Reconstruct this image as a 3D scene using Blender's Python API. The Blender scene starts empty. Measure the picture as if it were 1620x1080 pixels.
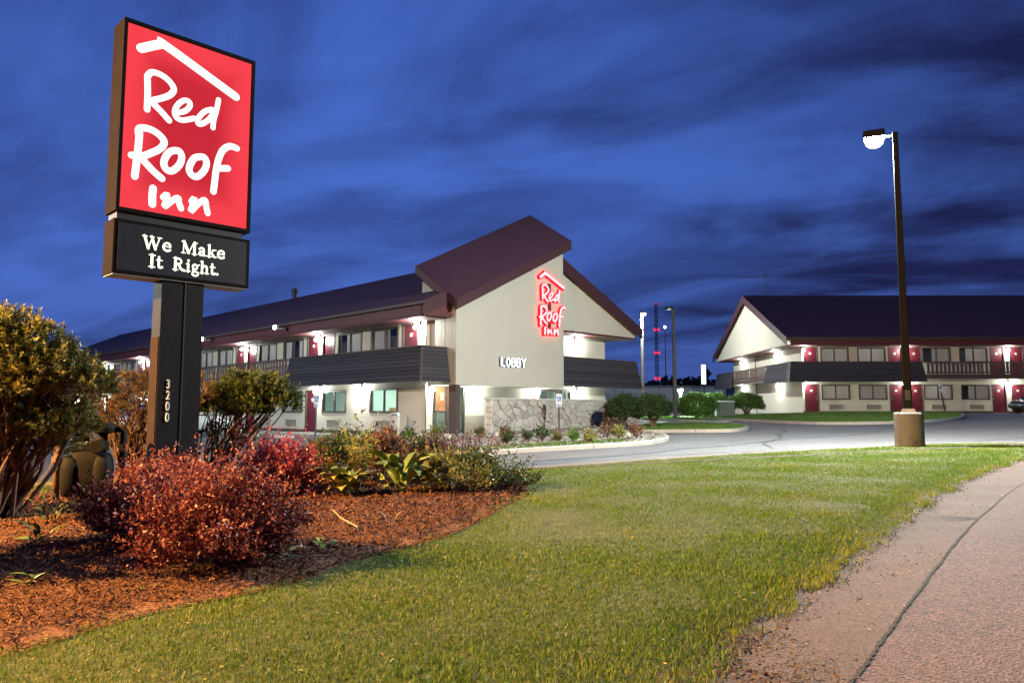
import bpy, bmesh, math, random
import numpy as np
from mathutils import Vector, Matrix, noise, geometry

random.seed(7); RNG = np.random.default_rng(7)
scene = bpy.context.scene
COL = scene.collection
rad = math.radians

# ------------------------------------------------------------------ camera
EYE = 1.0
cam_d = bpy.data.cameras.new('camera'); cam = bpy.data.objects.new('camera', cam_d); COL.objects.link(cam)
cam_d.sensor_width = 36.0; cam_d.lens = 36.0 * 1190 / 1620
cam_d.clip_start = 0.05; cam_d.clip_end = 3000
cam.location = (0, 0, EYE); cam.rotation_euler = (rad(90) + math.atan(110 / 1190), 0, 0)
scene.camera = cam

# ------------------------------------------------------------------ world: dusk sky with streaked cloud
world = bpy.data.worlds.new('World'); scene.world = world; world.use_nodes = True
SUN_EL, SUN_AZ = rad(-2.0), rad(-70)
def build_world():
    nt = world.node_tree; nt.nodes.clear()
    N = lambda t, **k: _n(nt, t, **k)
    L = nt.links.new
    out = N('ShaderNodeOutputWorld'); bg = N('ShaderNodeBackground'); L(bg.outputs[0], out.inputs[0])
    tc = N('ShaderNodeTexCoord'); sep = N('ShaderNodeSeparateXYZ'); L(tc.outputs['Generated'], sep.inputs[0])
    # twilight sky from the physical model, tinted to the blue hour
    sky = N('ShaderNodeTexSky'); sky.sky_type = 'NISHITA'; sky.sun_disc = False
    sky.sun_elevation = SUN_EL; sky.sun_rotation = SUN_AZ; sky.altitude = 200; sky.air_density = 1.0; sky.dust_density = 0.6; sky.ozone_density = 4.0
    # clear blue-hour gradient by elevation
    ramp = N('ShaderNodeValToRGB'); L(sep.outputs['Z'], ramp.inputs[0])
    cr = ramp.color_ramp
    cr.elements[0].position = 0.0; cr.elements[0].color = (.046, .084, .30, 1)
    cr.elements[1].position = 1.0; cr.elements[1].color = (.024, .064, .30, 1)
    e = cr.elements.new(.10); e.color = (.048, .100, .37, 1)
    e = cr.elements.new(.30); e.color = (.052, .120, .46, 1)
    # afterglow: broad brightening towards the side where the sun set
    dot = N('ShaderNodeVectorMath', operation='DOT_PRODUCT'); L(tc.outputs['Generated'], dot.inputs[0]); dot.inputs[1].default_value = (-.80, .55, .1)
    mr = N('ShaderNodeMapRange'); L(dot.outputs['Value'], mr.inputs[0]); mr.inputs[1].default_value = -1; mr.inputs[2].default_value = 1; mr.inputs[3].default_value = .45; mr.inputs[4].default_value = 1.38
    mul = N('ShaderNodeVectorMath', operation='SCALE'); L(ramp.outputs[0], mul.inputs[0]); L(mr.outputs[0], mul.inputs['Scale'])
    # cloud deck on a plane overhead
    zz = N('ShaderNodeMath', operation='MAXIMUM'); L(sep.outputs['Z'], zz.inputs[0]); zz.inputs[1].default_value = 0
    za = N('ShaderNodeMath', operation='ADD'); L(zz.outputs[0], za.inputs[0]); za.inputs[1].default_value = .16
    dv = N('ShaderNodeVectorMath', operation='DIVIDE'); L(tc.outputs['Generated'], dv.inputs[0])
    cz = N('ShaderNodeCombineXYZ'); [L(za.outputs[0], cz.inputs[i]) for i in range(3)]; L(cz.outputs[0], dv.inputs[1])
    flat = N('ShaderNodeVectorMath', operation='MULTIPLY'); L(dv.outputs[0], flat.inputs[0]); flat.inputs[1].default_value = (1, 1, 0)
    def layer(rot, sc, scale, det, rough, lo, hi, off, dist=.6):
        m1 = N('ShaderNodeMapping'); L(flat.outputs[0], m1.inputs[0]); m1.inputs['Rotation'].default_value = (0, 0, rot); m1.inputs['Location'].default_value = off
        m2 = N('ShaderNodeMapping'); L(m1.outputs[0], m2.inputs[0]); m2.inputs['Scale'].default_value = sc
        nz = N('ShaderNodeTexNoise'); L(m2.outputs[0], nz.inputs['Vector']); nz.inputs['Scale'].default_value = scale; nz.inputs['Detail'].default_value = det
        nz.inputs['Roughness'].default_value = rough; nz.inputs['Distortion'].default_value = dist
        r = N('ShaderNodeMapRange', interpolation_type='SMOOTHSTEP'); L(nz.outputs[0], r.inputs[0]); r.inputs[1].default_value = lo; r.inputs[2].default_value = hi
        return r.outputs[0]
    a = layer(rad(-55), (1.0, .60, 1), .95, 6, .54, .40, .61, (3.1, 1.2, 0), .9)
    b = layer(rad(-70), (1.2, .50, 1), 2.3, 5, .54, .40, .68, (.4, 5.0, 0), .5)
    mx = N('ShaderNodeMath', operation='MULTIPLY_ADD'); L(b, mx.inputs[0]); mx.inputs[1].default_value = .42; 
    am = N('ShaderNodeMath', operation='MULTIPLY'); L(a, am.inputs[0]); am.inputs[1].default_value = .62; L(am.outputs[0], mx.inputs[2])
    # thicker towards the side away from the afterglow
    mr2 = N('ShaderNodeMapRange'); L(dot.outputs['Value'], mr2.inputs[0]); mr2.inputs[1].default_value = 1; mr2.inputs[2].default_value = -.2; mr2.inputs[3].default_value = .55; mr2.inputs[4].default_value = 1.2
    dens = N('ShaderNodeMath', operation='MULTIPLY', use_clamp=True); L(mx.outputs[0], dens.inputs[0]); L(mr2.outputs[0], dens.inputs[1])
    mix = N('ShaderNodeMix', data_type='RGBA'); L(dens.outputs[0], mix.inputs['Factor']); L(mul.outputs[0], mix.inputs['A']); mix.inputs['B'].default_value = (.011, .014, .068, 1)
    sc2 = N('ShaderNodeVectorMath', operation='SCALE'); L(sky.outputs[0], sc2.inputs[0]); sc2.inputs['Scale'].default_value = .05
    add = N('ShaderNodeVectorMath', operation='ADD'); L(mix.outputs['Result'], add.inputs[0]); L(sc2.outputs[0], add.inputs[1])
    L(add.outputs[0], bg.inputs[0]); bg.inputs[1].default_value = 1.0
def _n(nt, t, **k):
    n = nt.nodes.new(t)
    for a, v in k.items(): setattr(n, a, v)
    return n
build_world()

# faint last light from the afterglow
sd = bpy.data.lights.new('sun', 'SUN'); sd.energy = .02; sd.angle = rad(25); sd.color = (1, .8, .75)
sun = bpy.data.objects.new('sun', sd); COL.objects.link(sun); sun.rotation_euler = (rad(78), 0, rad(-70 + 180)); sun.location = (-30, 10, 40)

scene.view_settings.view_transform = 'Standard'; scene.view_settings.look = 'None'
scene.view_settings.exposure = 0.0; scene.view_settings.gamma = 1.0; scene.view_settings.use_curve_mapping = False
scene.render.engine = 'CYCLES'
cy = scene.cycles
cy.use_denoising = True; cy.max_bounces = 5; cy.diffuse_bounces = 3; cy.glossy_bounces = 2; cy.transmission_bounces = 3; cy.transparent_max_bounces = 12
cy.sample_clamp_indirect = 6.0; cy.sample_clamp_direct = 0; cy.use_light_tree = True; cy.caustics_reflective = False; cy.caustics_refractive = False

# ------------------------------------------------------------------ mesh helpers
class MB:
    def __init__(s, xf=None): s.v = []; s.f = []; s.xf = xf
    def _add(s, vs, fs):
        o = len(s.v); s.v += [tuple(p) for p in vs]; s.f += [tuple(i + o for i in f) for f in fs]; return s
    def box(s, x0, x1, y0, y1, z0, z1):
        return s._add([(x0,y0,z0),(x1,y0,z0),(x1,y1,z0),(x0,y1,z0),(x0,y0,z1),(x1,y0,z1),(x1,y1,z1),(x0,y1,z1)],
                      [(0,3,2,1),(4,5,6,7),(0,1,5,4),(1,2,6,5),(2,3,7,6),(3,0,4,7)])
    def obox(s, c, size, rot=None):
        hx, hy, hz = [q / 2 for q in size]; M = rot or Matrix.Identity(3); c = Vector(c)
        vs = [c + M @ Vector(p) for p in [(-hx,-hy,-hz),(hx,-hy,-hz),(hx,hy,-hz),(-hx,hy,-hz),(-hx,-hy,hz),(hx,-hy,hz),(hx,hy,hz),(-hx,hy,hz)]]
        return s._add(vs, [(0,3,2,1),(4,5,6,7),(0,1,5,4),(1,2,6,5),(2,3,7,6),(3,0,4,7)])
    def loft(s, loops, cap=True, closed=True):
        n = len(loops[0]); vs = [p for l in loops for p in l]; fs = []
        for k in range(len(loops) - 1):
            for i in range(n if closed else n - 1):
                j = (i + 1) % n
                fs.append((k*n+i, k*n+j, (k+1)*n+j, (k+1)*n+i))
        if cap: fs.append(tuple(range(n))[::-1]); fs.append(tuple((len(loops)-1)*n + i for i in range(n)))
        return s._add(vs, fs)
    def prism(s, poly, vec):
        v = Vector(vec); return s.loft([[Vector(p) for p in poly], [Vector(p) + v for p in poly]])
    def tube(s, pts, r, n=8, cap=True):
        pts = [Vector(p) for p in pts]; rs = r if hasattr(r, '__len__') else [r] * len(pts)
        loops = []; up = Vector((0, 0, 1))
        for i, p in enumerate(pts):
            t = (pts[min(i+1, len(pts)-1)] - pts[max(i-1, 0)]).normalized()
            a = t.cross(up if abs(t.z) < .95 else Vector((1, 0, 0))).normalized(); b = t.cross(a)
            loops.append([p + (a * math.cos(q) + b * math.sin(q)) * rs[i] for q in [2*math.pi*k/n for k in range(n)]])
        return s.loft(loops, cap)
    def lathe(s, prof, n=16, c=(0, 0, 0), axis='z'):
        loops = []
        for r, h in prof:
            l = []
            for k in range(n):
                q = 2*math.pi*k/n; x, y = r*math.cos(q), r*math.sin(q)
                p = {'z': (x, y, h), 'y': (x, h, y), 'x': (h, x, y)}[axis]
                l.append((p[0]+c[0], p[1]+c[1], p[2]+c[2]))
            loops.append(l)
        return s.loft(loops)
    def ball(s, c, r, n=12, m=7, sq=(1, 1, 1)):
        prof = [(max(1e-3, math.sin(math.pi*i/m)), -math.cos(math.pi*i/m)) for i in range(m+1)]
        loops = [[(c[0]+r*sq[0]*q*math.cos(2*math.pi*k/n), c[1]+r*sq[1]*q*math.sin(2*math.pi*k/n), c[2]+r*sq[2]*h) for k in range(n)] for q, h in prof]
        return s.loft(loops)
    def mesh(s, name, m=None, smooth=False, recalc=True):
        vs = [s.xf(*p) for p in s.v] if s.xf else s.v
        me = bpy.data.meshes.new(name); me.from_pydata([tuple(p) for p in vs], [], s.f)
        if recalc:
            bm = bmesh.new(); bm.from_mesh(me); bmesh.ops.recalc_face_normals(bm, faces=bm.faces); bm.to_mesh(me); bm.free()
        if smooth: me.shade_smooth()
        if m: me.materials.append(m)
        return me
    def build(s, name, m=None, parent=None, smooth=False, recalc=True, bevel=0):
        o = link(name, s.mesh(name, m, smooth, recalc), parent)
        if bevel:
            md = o.modifiers.new('bevel', 'BEVEL'); md.width = bevel; md.segments = 2; md.limit_method = 'ANGLE'
        return o
def link(name, data, parent=None, loc=None, rz=None):
    o = bpy.data.objects.new(name, data); COL.objects.link(o)
    if parent: o.parent = parent
    if loc is not None: o.location = loc
    if rz is not None: o.rotation_euler = (0, 0, rz)
    return o
def tag(o, label=None, cat=None, group=None, kind=None):
    if label: o['label'] = label
    if cat: o['category'] = cat
    if group: o['group'] = group
    if kind: o['kind'] = kind
    return o
def thing(name, label, cat, loc=(0, 0, 0), rz=0, group=None):
    o = link(name, None, None, loc, rz); o.empty_display_size = .2
    return tag(o, label, cat, group)
def np_mesh(name, V, Fc, m, parent=None, attr=None, smooth=False):
    """V (N,3), Fc (M,k) arrays; attr: per-face floats"""
    me = bpy.data.meshes.new(name); k = Fc.shape[1]
    me.vertices.add(len(V)); me.vertices.foreach_set('co', np.ascontiguousarray(V, np.float32).ravel())
    me.loops.add(Fc.size); me.loops.foreach_set('vertex_index', np.ascontiguousarray(Fc, np.int32).ravel())
    me.polygons.add(len(Fc)); me.polygons.foreach_set('loop_start', np.arange(0, Fc.size, k, dtype=np.int32))
    me.update(calc_edges=True)
    if attr is not None:
        a = me.attributes.new('rnd', 'FLOAT', 'FACE'); a.data.foreach_set('value', np.ascontiguousarray(attr, np.float32))
    if smooth: me.shade_smooth()
    me.materials.append(m)
    return link(name, me, parent)
def copy_tree(o, parent=None):
    c = o.copy(); COL.objects.link(c); c.parent = parent
    for ch in o.children: copy_tree(ch, c)
    return c

# ------------------------------------------------------------------ materials
MATS = {}
def nodes(name):
    m = bpy.data.materials.new(name); m.use_nodes = True; nt = m.node_tree; nt.nodes.clear()
    out = nt.nodes.new('ShaderNodeOutputMaterial'); return m, nt, out
def mat(name, col, rough=.7, var=.18, scale=6, bump=0.0, bscale=None, metal=0, spec=.4, stain=None, coord='Object', stretch=(1, 1, 1), obj_var=0):
    """noise-varied principled surface: col is the real base colour; stain = (colour, scale, amount)"""
    if name in MATS: return MATS[name]
    m, nt, out = nodes(name); L = nt.links.new
    p = nt.nodes.new('ShaderNodeBsdfPrincipled'); L(p.outputs[0], out.inputs[0])
    tc = nt.nodes.new('ShaderNodeTexCoord'); mp = nt.nodes.new('ShaderNodeMapping'); L(tc.outputs[coord], mp.inputs[0]); mp.inputs['Scale'].default_value = stretch
    nz = nt.nodes.new('ShaderNodeTexNoise'); L(mp.outputs[0], nz.inputs['Vector']); nz.inputs['Scale'].default_value = scale; nz.inputs['Detail'].default_value = 6; nz.inputs['Roughness'].default_value = .62
    mx = nt.nodes.new('ShaderNodeMix'); mx.data_type = 'RGBA'; L(nz.outputs[0], mx.inputs['Factor'])
    c = np.array(col)
    mx.inputs['A'].default_value = (*np.clip(c*(1-2*var), 0, 1), 1); mx.inputs['B'].default_value = (*np.clip(c*(1+2*var), 0, 1), 1)
    res = mx.outputs['Result']
    if stain:
        sc, ss, sa = stain
        n2 = nt.nodes.new('ShaderNodeTexNoise'); L(mp.outputs[0], n2.inputs['Vector']); n2.inputs['Scale'].default_value = ss; n2.inputs['Detail'].default_value = 8; n2.inputs['Roughness'].default_value = .7
        mr = nt.nodes.new('ShaderNodeMapRange'); mr.interpolation_type = 'SMOOTHSTEP'; L(n2.outputs[0], mr.inputs[0]); mr.inputs[1].default_value = .48; mr.inputs[2].default_value = .72; mr.inputs[4].default_value = sa
        m2 = nt.nodes.new('ShaderNodeMix'); m2.data_type = 'RGBA'; L(mr.outputs[0], m2.inputs['Factor']); L(res, m2.inputs['A']); m2.inputs['B'].default_value = (*sc, 1); res = m2.outputs['Result']
    if obj_var:
        oi = nt.nodes.new('ShaderNodeObjectInfo'); hv = nt.nodes.new('ShaderNodeHueSaturation'); L(res, hv.inputs['Color'])
        mr = nt.nodes.new('ShaderNodeMapRange'); L(oi.outputs['Random'], mr.inputs[0]); mr.inputs[3].default_value = 1-obj_var; mr.inputs[4].default_value = 1+obj_var; L(mr.outputs[0], hv.inputs['Value']); res = hv.outputs[0]
    L(res, p.inputs['Base Color'])
    p.inputs['Roughness'].default_value = rough; p.inputs['Metallic'].default_value = metal; p.inputs['Specular IOR Level'].default_value = spec
    if bump:
        n3 = nt.nodes.new('ShaderNodeTexNoise'); L(mp.outputs[0], n3.inputs['Vector']); n3.inputs['Scale'].default_value = bscale or scale*4; n3.inputs['Detail'].default_value = 5
        b = nt.nodes.new('ShaderNodeBump'); b.inputs['Strength'].default_value = 1; b.inputs['Distance'].default_value = bump; L(n3.outputs[0], b.inputs['Height']); L(b.outputs[0], p.inputs['Normal'])
    MATS[name] = m; return m
def emit(name, col, strength):
    if name in MATS: return MATS[name]
    m, nt, out = nodes(name); e = nt.nodes.new('ShaderNodeEmission'); e.inputs[0].default_value = (*col, 1); e.inputs[1].default_value = strength
    nt.links.new(e.outputs[0], out.inputs[0]); MATS[name] = m; return m
def leafmat(name, cols, trans=.35, rough=.45, spec=.35):
    """cols: list of leaf colours picked by the per-face random"""
    m, nt, out = nodes(name); L = nt.links.new
    at = nt.nodes.new('ShaderNodeAttribute'); at.attribute_name = 'rnd'
    r = nt.nodes.new('ShaderNodeValToRGB'); L(at.outputs['Fac'], r.inputs[0]); cr = r.color_ramp
    n = len(cols)
    cr.elements[0].position = 0; cr.elements[0].color = (*cols[0], 1); cr.elements[1].position = 1; cr.elements[1].color = (*cols[-1], 1)
    for i in range(1, n-1):
        e = cr.elements.new(i/(n-1)); e.color = (*cols[i], 1)
    p = nt.nodes.new('ShaderNodeBsdfPrincipled'); L(r.outputs[0], p.inputs['Base Color']); p.inputs['Roughness'].default_value = rough; p.inputs['Specular IOR Level'].default_value = spec
    t = nt.nodes.new('ShaderNodeBsdfTranslucent'); L(r.outputs[0], t.inputs[0])
    mx = nt.nodes.new('ShaderNodeMixShader'); mx.inputs[0].default_value = trans; L(p.outputs[0], mx.inputs[1]); L(t.outputs[0], mx.inputs[2]); L(mx.outputs[0], out.inputs[0])
    MATS[name] = m; return m
def glassmat(name, tint=(.965, .975, .97), refl=.10):
    m, nt, out = nodes(name); L = nt.links.new
    tr = nt.nodes.new('ShaderNodeBsdfTransparent'); tr.inputs[0].default_value = (*tint, 1)
    g = nt.nodes.new('ShaderNodeBsdfGlossy'); g.inputs['Roughness'].default_value = .03
    fr = nt.nodes.new('ShaderNodeLayerWeight'); fr.inputs[0].default_value = .5
    pw = nt.nodes.new('ShaderNodeMath'); pw.operation = 'POWER'; pw.inputs[1].default_value = 5; L(fr.outputs['Facing'], pw.inputs[0])
    ad = nt.nodes.new('ShaderNodeMath'); ad.operation = 'MULTIPLY_ADD'; ad.inputs[1].default_value = .6; ad.inputs[2].default_value = .035; L(pw.outputs[0], ad.inputs[0])
    mx = nt.nodes.new('ShaderNodeMixShader'); L(ad.outputs[0], mx.inputs[0]); L(tr.outputs[0], mx.inputs[1]); L(g.outputs[0], mx.inputs[2]); L(mx.outputs[0], out.inputs[0])
    MATS[name] = m; return m

STUCCO = mat('stucco', (.54, .50, .41), .85, .05, 1.3, .004, 60, stain=((.47, .43, .34), .7, .3))
STUCCO2 = mat('stucco_tower', (.43, .405, .345), .85, .04, .8, .004, 60, stain=((.48, .44, .36), .4, .25))
ROOF = mat('roof_shingle', (.060, .022, .040), .9, .16, 2.2, .012, 14, stain=((.042, .016, .030), .8, .5), stretch=(1, 1, 3))
FASCIA = mat('fascia_red', (.095, .024, .028), .6, .12, 3, .002, 30)
RAKE = mat('rake_brown', (.050, .017, .024), .65, .12, 3, .002, 30)
SOFFIT = mat('soffit_paint', (.42, .36, .30), .7, .06, 2)
TRIM = mat('trim_brown', (.065, .045, .038), .6, .12, 8, .001, 40)
SHINGLE = mat('panel_shingle', (.038, .035, .043), .8, .2, 9, .006, 45, stretch=(1, 1, 4), obj_var=.22)
RAIL = mat('rail_brown', (.10, .065, .055), .7, .15, 9, .002, 40, obj_var=.15)
DOOR = mat('door_red', (.105, .014, .022), .38, .06, 4)
METAL = mat('bright_metal', (.7, .7, .68), .25, .05, 10, metal=1)
GREY = mat('grey_metal', (.32, .32, .33), .45, .1, 10, metal=.6)
DARKM = mat('dark_metal', (.035, .032, .033), .45, .15, 8)
GRILLE = mat('grille_grey', (.38, .36, .31), .6, .08, 10)
CURTAIN = leafmat('curtain', [(.70, .68, .64), (.70, .68, .64)], .35, .9, .1)
INDARK = mat('room_dark', (.06, .055, .05), .9, .1, 2)
GLASS = glassmat('window_glass')
WHITE = mat('white_paint', (.75, .75, .72), .5, .05, 8)
CONCRETE = mat('concrete', (.29, .268, .24), .9, .12, 2.2, .006, 40, stain=((.17, .155, .135), 1.6, .5), coord='Object')
def glow(name, col, strength):
    """lit clear lamp glass: glows and lets the lamp inside shine through"""
    if name in MATS: return MATS[name]
    m, nt, out = nodes(name); e = nt.nodes.new('ShaderNodeEmission'); e.inputs[0].default_value = (*col, 1); e.inputs[1].default_value = strength
    t = nt.nodes.new('ShaderNodeBsdfTransparent'); a = nt.nodes.new('ShaderNodeAddShader'); nt.links.new(e.outputs[0], a.inputs[0]); nt.links.new(t.outputs[0], a.inputs[1]); nt.links.new(a.outputs[0], out.inputs[0]); MATS[name] = m; return m
def bulb(parent, loc, watts, col, spot=None):
    d = bpy.data.lights.new('bulb', 'SPOT' if spot else 'POINT'); d.energy = watts; d.color = col; d.shadow_soft_size = 0.0
    o = bpy.data.objects.new('bulb', d); COL.objects.link(o); o.parent = parent; o.location = loc
    if spot:
        ang, blend, aim = spot; d.spot_size = ang; d.spot_blend = blend; o.rotation_euler = Vector(aim).to_track_quat('-Z', 'Y').to_euler()
    return o
WALLCOL = (.90, 1.0, .95)
WALLLAMP = glow('lamp_glow', WALLCOL, 5)

# ------------------------------------------------------------------ terrain
def sms(a, b, x):
    t = min(1, max(0, (x-a)/(b-a))); return t*t*(3-2*t)
def Gz(x, y):
    g = .027*x + .0086*y - .165
    g2 = min(max(g, -.06), .85); w = sms(13, 22, y); g = min(g, .85)
    return max(g + w*(g2-g), -.6)
def dens(poly, step):
    out = []
    for i, p in enumerate(poly):
        q = poly[(i+1) % len(poly)]; n = max(1, int(math.dist(p, q)/step))
        out += [(p[0]+(q[0]-p[0])*k/n, p[1]+(q[1]-p[1])*k/n) for k in range(n)]
    return out
def smooth_path(pts, per=6, closed=False):
    P = [Vector((p[0], p[1])) for p in pts]; n = len(P); out = []
    for i in range(n if closed else n-1):
        p0, p1, p2, p3 = [P[j % n] if closed else P[min(max(j, 0), n-1)] for j in (i-1, i, i+1, i+2)]
        for k in range(per):
            t = k/per; out.append(tuple(.5*((2*p1)+(p2-p0)*t+(2*p0-5*p1+4*p2-p3)*t*t+(3*p1-p0-3*p2+p3)*t**3)))
    if not closed: out.append(tuple(P[-1]))
    return out
def inside(P, poly):
    x, y = P[:, 0], P[:, 1]; r = np.zeros(len(P), bool); n = len(poly)
    for i in range(n):
        x0, y0 = poly[i]; x1, y1 = poly[(i+1) % n]
        if y0 == y1: continue
        c = ((y0 > y) != (y1 > y)) & (x < (x1-x0)*(y-y0)/(y1-y0)+x0); r ^= c
    return r
def sheet(name, poly, zf, m, step=1.0, label=None, kind='structure', skirt=0, parent=None):
    poly = dens(poly, step); xs = [p[0] for p in poly]; ys = [p[1] for p in poly]
    gx, gy = np.meshgrid(np.arange(min(xs)+step*.37, max(xs), step), np.arange(min(ys)+step*.41, max(ys), step))
    pts = np.c_[gx.ravel(), gy.ravel()]; pts = pts[inside(pts, poly)]
    vs = [Vector(p) for p in poly] + [Vector(p) for p in pts]
    n = len(poly); r = geometry.delaunay_2d_cdt(vs, [(i, (i+1) % n) for i in range(n)], [list(range(n))], 1, 1e-5)
    V = [(v.x, v.y, zf(v.x, v.y)) for v in r[0]]; F = [tuple(f) for f in r[2]]
    if skirt:
        o = len(V); V += [(p[0], p[1], zf(*p)) for p in poly] + [(p[0], p[1], zf(*p)-skirt) for p in poly]
        F += [(o+i, o+n+i, o+n+(i+1) % n, o+(i+1) % n) for i in range(n)]
    me = bpy.data.meshes.new(name); me.from_pydata(V, [], F)
    bm = bmesh.new(); bm.from_mesh(me)
    for f in bm.faces:
        f.normal_update()
        if f.normal.z < -.1: f.normal_flip()
    bm.to_mesh(me); bm.free(); me.shade_smooth(); me.materials.append(m)
    o = link(name, me, parent)
    if kind: o['kind'] = kind
    if label: o['label'] = label
    return o

def asphalt(name, base, speck, seam=True, wear=(.30, .29, .28), sc=1.0):
    m, nt, out = nodes(name); L = nt.links.new
    p = nt.nodes.new('ShaderNodeBsdfPrincipled'); L(p.outputs[0], out.inputs[0])
    tc = nt.nodes.new('ShaderNodeTexCoord')
    def nz(s, d=6, r=.6):
        n = nt.nodes.new('ShaderNodeTexNoise'); L(tc.outputs['Object'], n.inputs['Vector']); n.inputs['Scale'].default_value = s; n.inputs['Detail'].default_value = d; n.inputs['Roughness'].default_value = r; return n.outputs[0]
    def mix(f, a, b):
        n = nt.nodes.new('ShaderNodeMix'); n.data_type = 'RGBA'; L(f, n.inputs['Factor'])
        for k, v in (('A', a), ('B', b)):
            if isinstance(v, tuple): n.inputs[k].default_value = (*v, 1)
            else: L(v, n.inputs[k])
        return n.outputs['Result']
    def rng(v, a, b, hi=1.0):
        n = nt.nodes.new('ShaderNodeMapRange'); n.interpolation_type = 'SMOOTHSTEP'; L(v, n.inputs[0]); n.inputs[1].default_value = a; n.inputs[2].default_value = b; n.inputs[4].default_value = hi; return n.outputs[0]
    vo = nt.nodes.new('ShaderNodeTexVoronoi'); L(tc.outputs['Object'], vo.inputs['Vector']); vo.inputs['Scale'].default_value = 75*sc
    sepc = nt.nodes.new('ShaderNodeSeparateColor'); L(vo.outputs['Color'], sepc.inputs[0])
    c = mix(rng(sepc.outputs[0], .3, .9), base, speck)
    dk = tuple(q*.35 for q in base)
    c = mix(rng(sepc.outputs[1], .78, .9, .8), c, dk)
    c = mix(rng(nz(.35, 4), .42, .68, .55), c, wear)
    c = mix(rng(nz(1.7, 8, .7), .52, .75, .5), c, tuple(q*.55 for q in base))
    L(c, p.inputs['Base Color']); p.inputs['Roughness'].default_value = .85; p.inputs['Specular IOR Level'].default_value = .3
    b = nt.nodes.new('ShaderNodeBump'); b.inputs['Distance'].default_value = .006; L(vo.outputs['Distance'], b.inputs['Height']); L(b.outputs[0], p.inputs['Normal'])
    MATS[name] = m; return m
LOT = asphalt('lot_asphalt', (.088, .087, .092), (.165, .161, .167), wear=(.14, .137, .143))
STREET = asphalt('street_asphalt', (.075, .042, .037), (.165, .098, .086), wear=(.098, .056, .049), sc=1.0)  # pinkish aggregate, with the sodium lamp's warmth put into the base colour
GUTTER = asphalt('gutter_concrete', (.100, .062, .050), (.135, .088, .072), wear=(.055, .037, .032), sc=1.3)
SOIL = mat('lawn_soil', (.070, .076, .028), 1, .3, 5, .02, 30)
FARG = mat('far_ground', (.05, .06, .03), 1, .3, .2, .02, 4)
MULCHBASE = mat('mulch_base', (.15, .062, .034), 1, .35, 22, .03, 40)
GRAVEL = mat('gravel_bed', (.24, .22, .195), .9, .3, 14, .02, 24)

# base ground sheet out to the horizon, in rings
def build_ground():
    rs = [0, 6, 12, 20, 30, 45, 65, 90, 130, 200, 320, 520, 900, 1600]; n = 64
    V = [(0, 20, Gz(0, 20)-.16)]; F = []
    for r in rs[1:]:
        for k in range(n):
            q = 2*math.pi*k/n; x, y = r*math.cos(q), 20+r*math.sin(q); V.append((x, y, Gz(x, y)-.16))
    for k in range(n): F.append((0, 1+k, 1+(k+1) % n))
    for i in range(len(rs)-2):
        for k in range(n): F.append((1+i*n+k, 1+(i+1)*n+k, 1+(i+1)*n+(k+1) % n, 1+i*n+(k+1) % n))
    me = bpy.data.meshes.new('ground'); me.from_pydata(V, [], F); me.materials.append(FARG); o = link('ground', me); o['kind'] = 'structure'; o['label'] = 'dark open ground running out to the horizon'
build_ground()
sheet('parking_lot', [(-75, 11.2), (-12, 11.2), (-2, 12.0), (5, 14.2), (11, 15.5), (16, 15.0), (60, 9), (80, 20), (80, 62), (40, 51.2), (16, 50), (14, 80), (-75, 80)], lambda x, y: Gz(x, y), LOT, 2.5, 'grey asphalt parking lot between the two motel buildings')

lawn_right = [(.15, 2.1), (.67, 2.95), (1.1, 3.65), (1.85, 4.6), (2.71, 5.76), (4.55, 8.2), (6.6, 10.59), (8.35, 12.39)]
lawn_far = [(-.2, 12.29), (.42, 12.66), (1.53, 13.17), (3.4, 14.11), (5.48, 14.96), (6.99, 15.36), (8.09, 15.75), (9.3, 15.9), (10.6, 15.4)]
mulch_edge = [(-3.3, 2.1), (-2.34, 3.55), (-2.18, 3.87), (-1.97, 4.23), (-1.46, 4.7), (-1.2, 5.39), (-.58, 6.42), (-.07, 8.37), (.26, 9.7), (.1, 11.47), (-.2, 12.29)]
LR0 = smooth_path(lawn_right+[(10.2, 13.9), (10.6, 15.4)], 6); LF = smooth_path(lawn_far, 4); ME = smooth_path(mulch_edge, 5)
def open_dens(pth, sp): return [q for a_, b_ in zip(pth, pth[1:]) for q in dens([a_, b_], sp)[:max(1, int(math.dist(a_, b_)/sp))]]+[pth[-1]]
LR = [(x+.07*noise.noise(Vector((x*1.9, y*1.9, 4)))+.03*noise.noise(Vector((x*6, y*6, 1))), y+.05*noise.noise(Vector((x*1.9, y*1.9, 8)))) for x, y in open_dens(LR0, .10)]
lawn_poly = ME + LF[1:] + LR[::-1][1:]
LRn = np.array(dens(LR, .08)[:-1])
LRn = LRn[[min(math.hypot(p[0]-v[0], p[1]-v[1]) for v in LR) < .25 for p in LRn]]
def edge_d(P):
    out = np.empty(len(P))
    for i in range(0, len(P), 20000): out[i:i+20000] = np.sqrt(((P[i:i+20000, None, :]-LRn[None])**2).sum(2).min(1))
    return out
def lz(x, y):
    d = float(np.sqrt(((LRn-np.array([x, y]))**2).sum(1).min())); return Gz(x, y)+.10+.012*noise.noise(Vector((x*1.1, y*1.1, 3)))*(1-math.exp(-(d/.17)**2))-.085*math.exp(-(d/.15)**2)
sheet('lawn', lawn_poly, lz, SOIL, .3, 'mown lawn strip between the mulch bed, the lot and the street', skirt=.10)
bed_back = [(-.2, 12.29), (-2.6, 12.35), (-4.5, 11.75), (-6.2, 10.6), (-8.2, 9.6), (-11, 8), (-12, 2.1)]
bed_poly = [(x+.09, y-.04) for x, y in ME] + smooth_path(bed_back, 4)[1:]
MEn = np.array(open_dens(ME, .08))
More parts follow.
